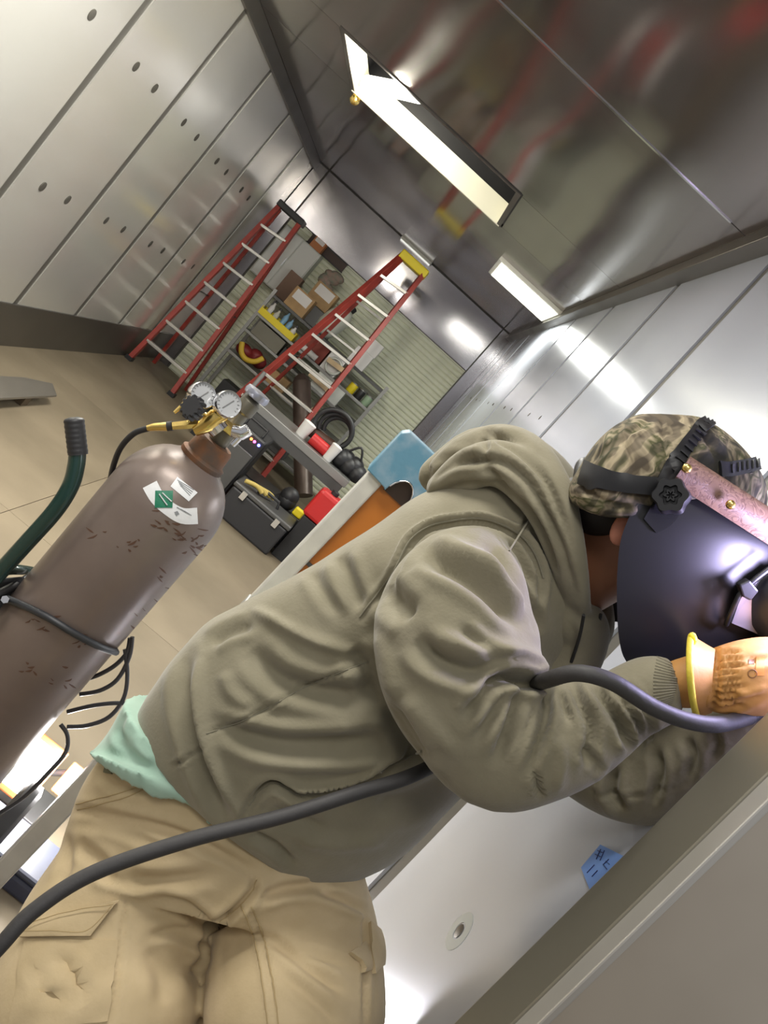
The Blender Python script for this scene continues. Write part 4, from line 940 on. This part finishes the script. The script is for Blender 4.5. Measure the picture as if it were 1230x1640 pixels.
# welding helmet
hm = thing('welding_helmet_frame', '', '', (0,0,0)); bpy.data.objects.remove(hm)
def shell_row(rear, front, b, yc=1.12, n=40, e=2.5):
    out = []
    r1 = P(*rear, yc-b); f = P(*front, yc); r1c = Vector((r1.x, yc, r1.z)); r2 = Vector((r1.x, yc+b, r1.z))
    for k in range(n+1):
        t = -math.pi/2+math.pi*k/n; cx = abs(math.cos(t))**(2/e); sx_ = math.copysign(abs(math.sin(t))**(2/e), math.sin(t))
        out.append(r1c+(f-r1c)*cx+Vector((0, b*sx_, 0)))
    return out
rowdef = [((1082,764),(1262,852),.084), ((1052,772),(1285,862),.104), ((1020,806),(1318,885),.113), ((996,858),(1308,915),.117), ((989,910),(1310,945),.118), ((988,960),(1308,975),.117), ((990,1010),(1322,1010),.113), ((996,1045),(1290,1040),.108), ((1006,1064),(1276,1058),.100)]
rows = [shell_row(*r) for r in rowdef]
g = []
ns_ = len(rows[0])
for i in range(len(rows)-1):
    for k in range(4):
        t = k/4; p0, p1, p2, p3 = rows[max(i-1,0)], rows[i], rows[i+1], rows[min(i+2, len(rows)-1)]
        g.append([(0.5*((2*p1[q])+(p2[q]-p0[q])*t+(2*p0[q]-5*p1[q]+4*p2[q]-p3[q])*t*t+(3*p1[q]-p0[q]-3*p2[q]+p3[q])*t**3)) for q in range(ns_)])
g.append(rows[-1])
cen = P(1150, 900, 1.2)
gn = [[(p, (p-cen).normalized()) for p in r] for r in g]
shell = obj('helmet_shell', sheet(gn, .003), SHELL, man, smooth=50, label='black welding helmet shell'); bvs = bvh_of(shell)
# raised lens surround with hinge block and lens cup
LSY = 1.08
obj('lens_frame', MB().tube([P(1163,1000,1.0), P(1168,988,.99), P(1180,962,.985), P(1188,948,.985), P(1212,926,.985), P(1250,898,.99)], .0032, 10, smooth=3), STRAP, shell, smooth=60)
obj('frame_plate', MB().prism([P(1172,998,.998), P(1186,958,.993), P(1210,934,.993), P(1250,908,.995), P(1262,1000,1.0), P(1215,1016,1.0)], (0,.004,0)), mat('lens_plate', (.22,.22,.26), .3, .5), shell)
obj('hinge_block', MB().prism([P(1184,937,.978), P(1201,929,.978), P(1216,947,.978), P(1203,963,.978), P(1190,956,.978)], (0,.014,0)), STRAP, shell, bevel=.002)
la = (P(1225,985,.975)-P(1275,955,1.02)).normalized()
obj('lens_cup', MB().lathe([(.046,-.06),(.046,-.015),(.040,.002),(.030,.010),(.012,.012)], P(1243,980,.985), la, 36), mat('cup_grey', (.025,.025,.03), .4), shell, smooth=50)
# leather-covered head tube along the brow
lb = MB()
gg = []
for i in range(25):
    f = i/24; px = 1091+ (1262-1091)*f; py = 752+(862-752)*f; row = []
    for j in range(7):
        u = j/6-.5; qx = px+u*-30+ (0 if f > .06 else 0); qy = py+u*42
        row.append((P(qx, qy, 1.000-.010*math.cos(u*2.6)+.012*f), Vector((0,-1,0))))
    gg.append(row)
bandq = obj('leather_band', sheet([[(p, (EYE-p).normalized()) for p, _ in r] for r in gg], .006), LEATHER, shell, smooth=60, label='brown tooled leather band with rivets')
for q in ((1100,750),(1170,808)):
    c = P(*q, .988); obj('rivet', MB().lathe([(.0055,-.002),(.0055,.001),(.0035,.0035),(.001,.004)], c, (EYE-c).normalized(), 16), BRASS, bandq, smooth=50)
# pivot knob
kc = P(1075,795,.990); ka = (EYE-kc).normalized()+Vector((-.15,0,.05)); ka.normalize()
e1 = ka.orthogonal().normalized(); e2 = ka.cross(e1); n = 48
obj('pivot_knob', MB().rings([[kc+ka*h_+(math.cos(2*math.pi*k/n)*e1+math.sin(2*math.pi*k/n)*e2)*(.0200*s_+.0016*math.cos(2*math.pi*k/n*6)) for k in range(n)] for s_, h_ in ((1.0,-.012),(1.0,.008),(.92,.013),(.55,.013),(.50,.008),(.35,.008),(.30,.012),(.16,.012),(.14,.006))]), STRAP, shell, smooth=35)
obj('pivot_plate', strip(bvs, [(1072,805),(1058,825),(1040,842)], [44,44,30], 5, .003, .004), mat('pivot_plate', (.012,.012,.014), .25), shell, smooth=40)
# headgear straps over the cap
hs = obj('headgear_strap', strip(bvcap, [(934,758),(960,766),(1000,774),(1045,778),(1075,782)], [40,34,28,28,24], 6, .005, .004), STRAP, man, smooth=50)
obj('headgear_strap', strip(bvcap, [(1064,775),(1078,745),(1100,712),(1124,684),(1140,676)], [30,26,22,20,16], 6, .005, .004), STRAP, man, smooth=50)
obj('headgear_strap', strip(bvcap, [(1150,752),(1180,750),(1206,745),(1224,742)], [24,22,20,18], 5, .006, .004), STRAP, man, smooth=50)
m_ = MB()
for k in range(7):
    a = k/6; x_, y_ = 1086+38*a, 738-50*a
    q = strip(bvcap, [(x_-6, y_-5), (x_+6, y_+5)], 2.2, 2, .0075, .002, nv=1); m_.add(q.v, q.f)
for k in range(6):
    q = strip(bvcap, [(1166+8*k, 744-k), (1166+8*k, 757-k)], 2.4, 2, .0085, .002, nv=1); m_.add(q.v, q.f)
o = obj('strap_teeth', m_, BLACKR, hs); o['kind'] = 'stuff'
rc_ = P(940,762,1.12)
obj('ratchet_knob', fuse('ratchet_knob', [limb([(937,748,17,1.10),(936,768,19,1.08)]), limb([(950,758,15,1.05),(960,772,14,1.03)])], .004, 3), BLACKP, man, smooth=180)

# glove and hand closing round the torch
GL = [
 limb([(1096,1094,40,.945),(1125,1090,44,.94),(1150,1090,52,.94),(1190,1086,60,.94),(1230,1082,62,.945),(1262,1078,56,.95),(1290,1078,44,.955)]),
]
gm = fuse('glove', GL+[limb([(1262,1050+i*22,17,.945+.004*i),(1300+4*i,1052+i*22,16,.93),(1322-2*i,1066+i*21,15,.955),(1312-4*i,1084+i*18,14,.985),(1290-3*i,1090+i*14,13,.995)]) for i in range(4)]
  +[limb([(1230,1052,20,.985),(1262,1040,18,1.01),(1292,1052,16,1.01),(1310,1068,14,1.0)])], .0036, 3)
gS = []
for k in range(9):
    y_ = 1046+k*11; gS.append(([(1142, y_+ (1090-y_)*.12), (1160, y_), (1182+6*(k%3), y_-3)], 3.2, -4.2)); 
gS += [([(1143,1035),(1148,1070),(1146,1110),(1140,1145)], 5, -4), ([(1195,1060),(1230,1055),(1260,1050)], 6, -3), ([(1160,1140),(1190,1125),(1225,1110)], 6, -3), ([(1175,1105),(1200,1112),(1230,1100)], 5, 3)]
press(gm, gS, gain=1.2)
gv = obj('glove', gm, GLOVE, man, smooth=180, label='tan leather work glove'); bvg = bvh_of(gv)
# flared cuff with yellow binding
cf = []
for (L_, R_, N_, b) in (((1146,1040),(1140,1142),(1141,1092),.036), ((1128,1030),(1128,1146),(1122,1094),.043), ((1108,1018),(1117,1142),(1106,1088),.048)):
    cen, A, V = ringdef(L_, R_, N_, .945, b)
    cf.append([cen+A*math.cos(2*math.pi*k/48)-V*math.sin(2*math.pi*k/48)*(1+.05*math.sin(6*math.pi*k/48)) for k in range(49)])
cen = P(1120,1090,.945)
obj('glove_cuff', sheet([[(p, ((p-cen)-FW*0).normalized()) for p in r] for r in cf], .0025), GLOVE, gv, smooth=60)
obj('cuff_binding', MB().tube(cf[-1], .0038, 10), mat('yellow_binding', (.72,.58,.06), .6, bump=.6, bscale=140), gv, smooth=60)
obj('binding_tuft', MB().tube([P(1106,1017,.93), P(1112,1024,.925), P(1108,1032,.925)], .003, 8, smooth=3), YEL, gv, smooth=60)
obj('glove_stamp', patch(bvg, [(1211,1052),(1224,1052),(1224,1082),(1210,1082)], 4, 6, .0006, .0006), mat('orange_stamp', (.80,.28,.06), .6), gv, smooth=60)
ring_ = over(bvg, [(1205+7*math.cos(a), 1079+6.5*math.sin(a)) for a in np.linspace(0, 2*math.pi, 12)], .0007, .0004, sub=2, n=5)
obj('stamp_ring', ring_, mat('stamp_brown', (.22,.10,.03), .6), gv, smooth=60)
obj('stamp_marks', patch(bvg, [(1199,1056),(1208,1056),(1208,1064),(1199,1064)], 3, 3, .0006, .0006), mat('stamp_brown', (.22,.10,.03), .6), gv, smooth=60)
obj('wrist', limb([(1060,1096,30,.947),(1110,1092,30,.945)]), SKIN, man, smooth=180)
# far hand glove
obj('glove', fuse('glove', [limb([(1205,1155,38,.985),(1240,1135,40,.985),(1262,1125,34,.98)])]+[limb([(1262,1095+i*18,13,.985),(1280,1096+i*17,12,.975),(1290,1100+i*15,11,.97)]) for i in range(4)]+[limb([(1240,1105,15,.98),(1262,1096,13,.975)])], .004, 4), GLOVE, man, smooth=180)
# boots
for a in (aA, aB):
    obj('boot', fuse('boot', [MB().tube([a+Vector((0,0,.08)), a, a+Vector((0,0,-.05))], [.062,.060,.056], 24), MB().tube([a+Vector((-.05,.02,-.075)), a+Vector((.05,-.03,-.075)), a+Vector((.15,-.06,-.085))], [.050,.052,.040], 24, smooth=4)], .006, 5), mat('boot_leather', (.10,.06,.035), .6), man, smooth=180)

# torch hose, torch
th = MB().tube([P(-60,1580,.84), P(0,1515,.85), P(55,1458,.87), P(150,1398,.90), P(300,1346,.93), P(450,1308,.96), P(570,1270,.99), P(660,1242,1.02), P(735,1200,1.10), P(800,1140,1.10), P(845,1103,1.0), P(880,1088,.90), P(925,1078,.868), P(980,1092,.862), P(1045,1132,.868), P(1100,1154,.875), P(1150,1160,.89), P(1200,1148,.93)], .0089, 18, smooth=8)
tag(obj('torch_hose', th, HOSE, smooth=60), 'thick grey welding torch hose crossing the trousers and sweatshirt to the glove', 'hose')
to = thing('welding_torch', 'welding torch held in the tan gloves beside the door post', 'torch', P(1290,1090,.97))
obj('handle', MB().tube([P(1200,1148,.93), P(1290,1095,.96), P(1330,1060,.96)], .0085, 16, smooth=4), BLACKR, to, smooth=60)
obj('torch_head', MB().tube([P(1330,1060,.96), P(1345,1045,.955), P(1352,1060,.945)], [.008,.009,.006], 16, smooth=3), PLGREY, to, smooth=60)
light('arc', 'POINT', P(1345,955,.93), 7.0, (.64,.58,1.0), .02)
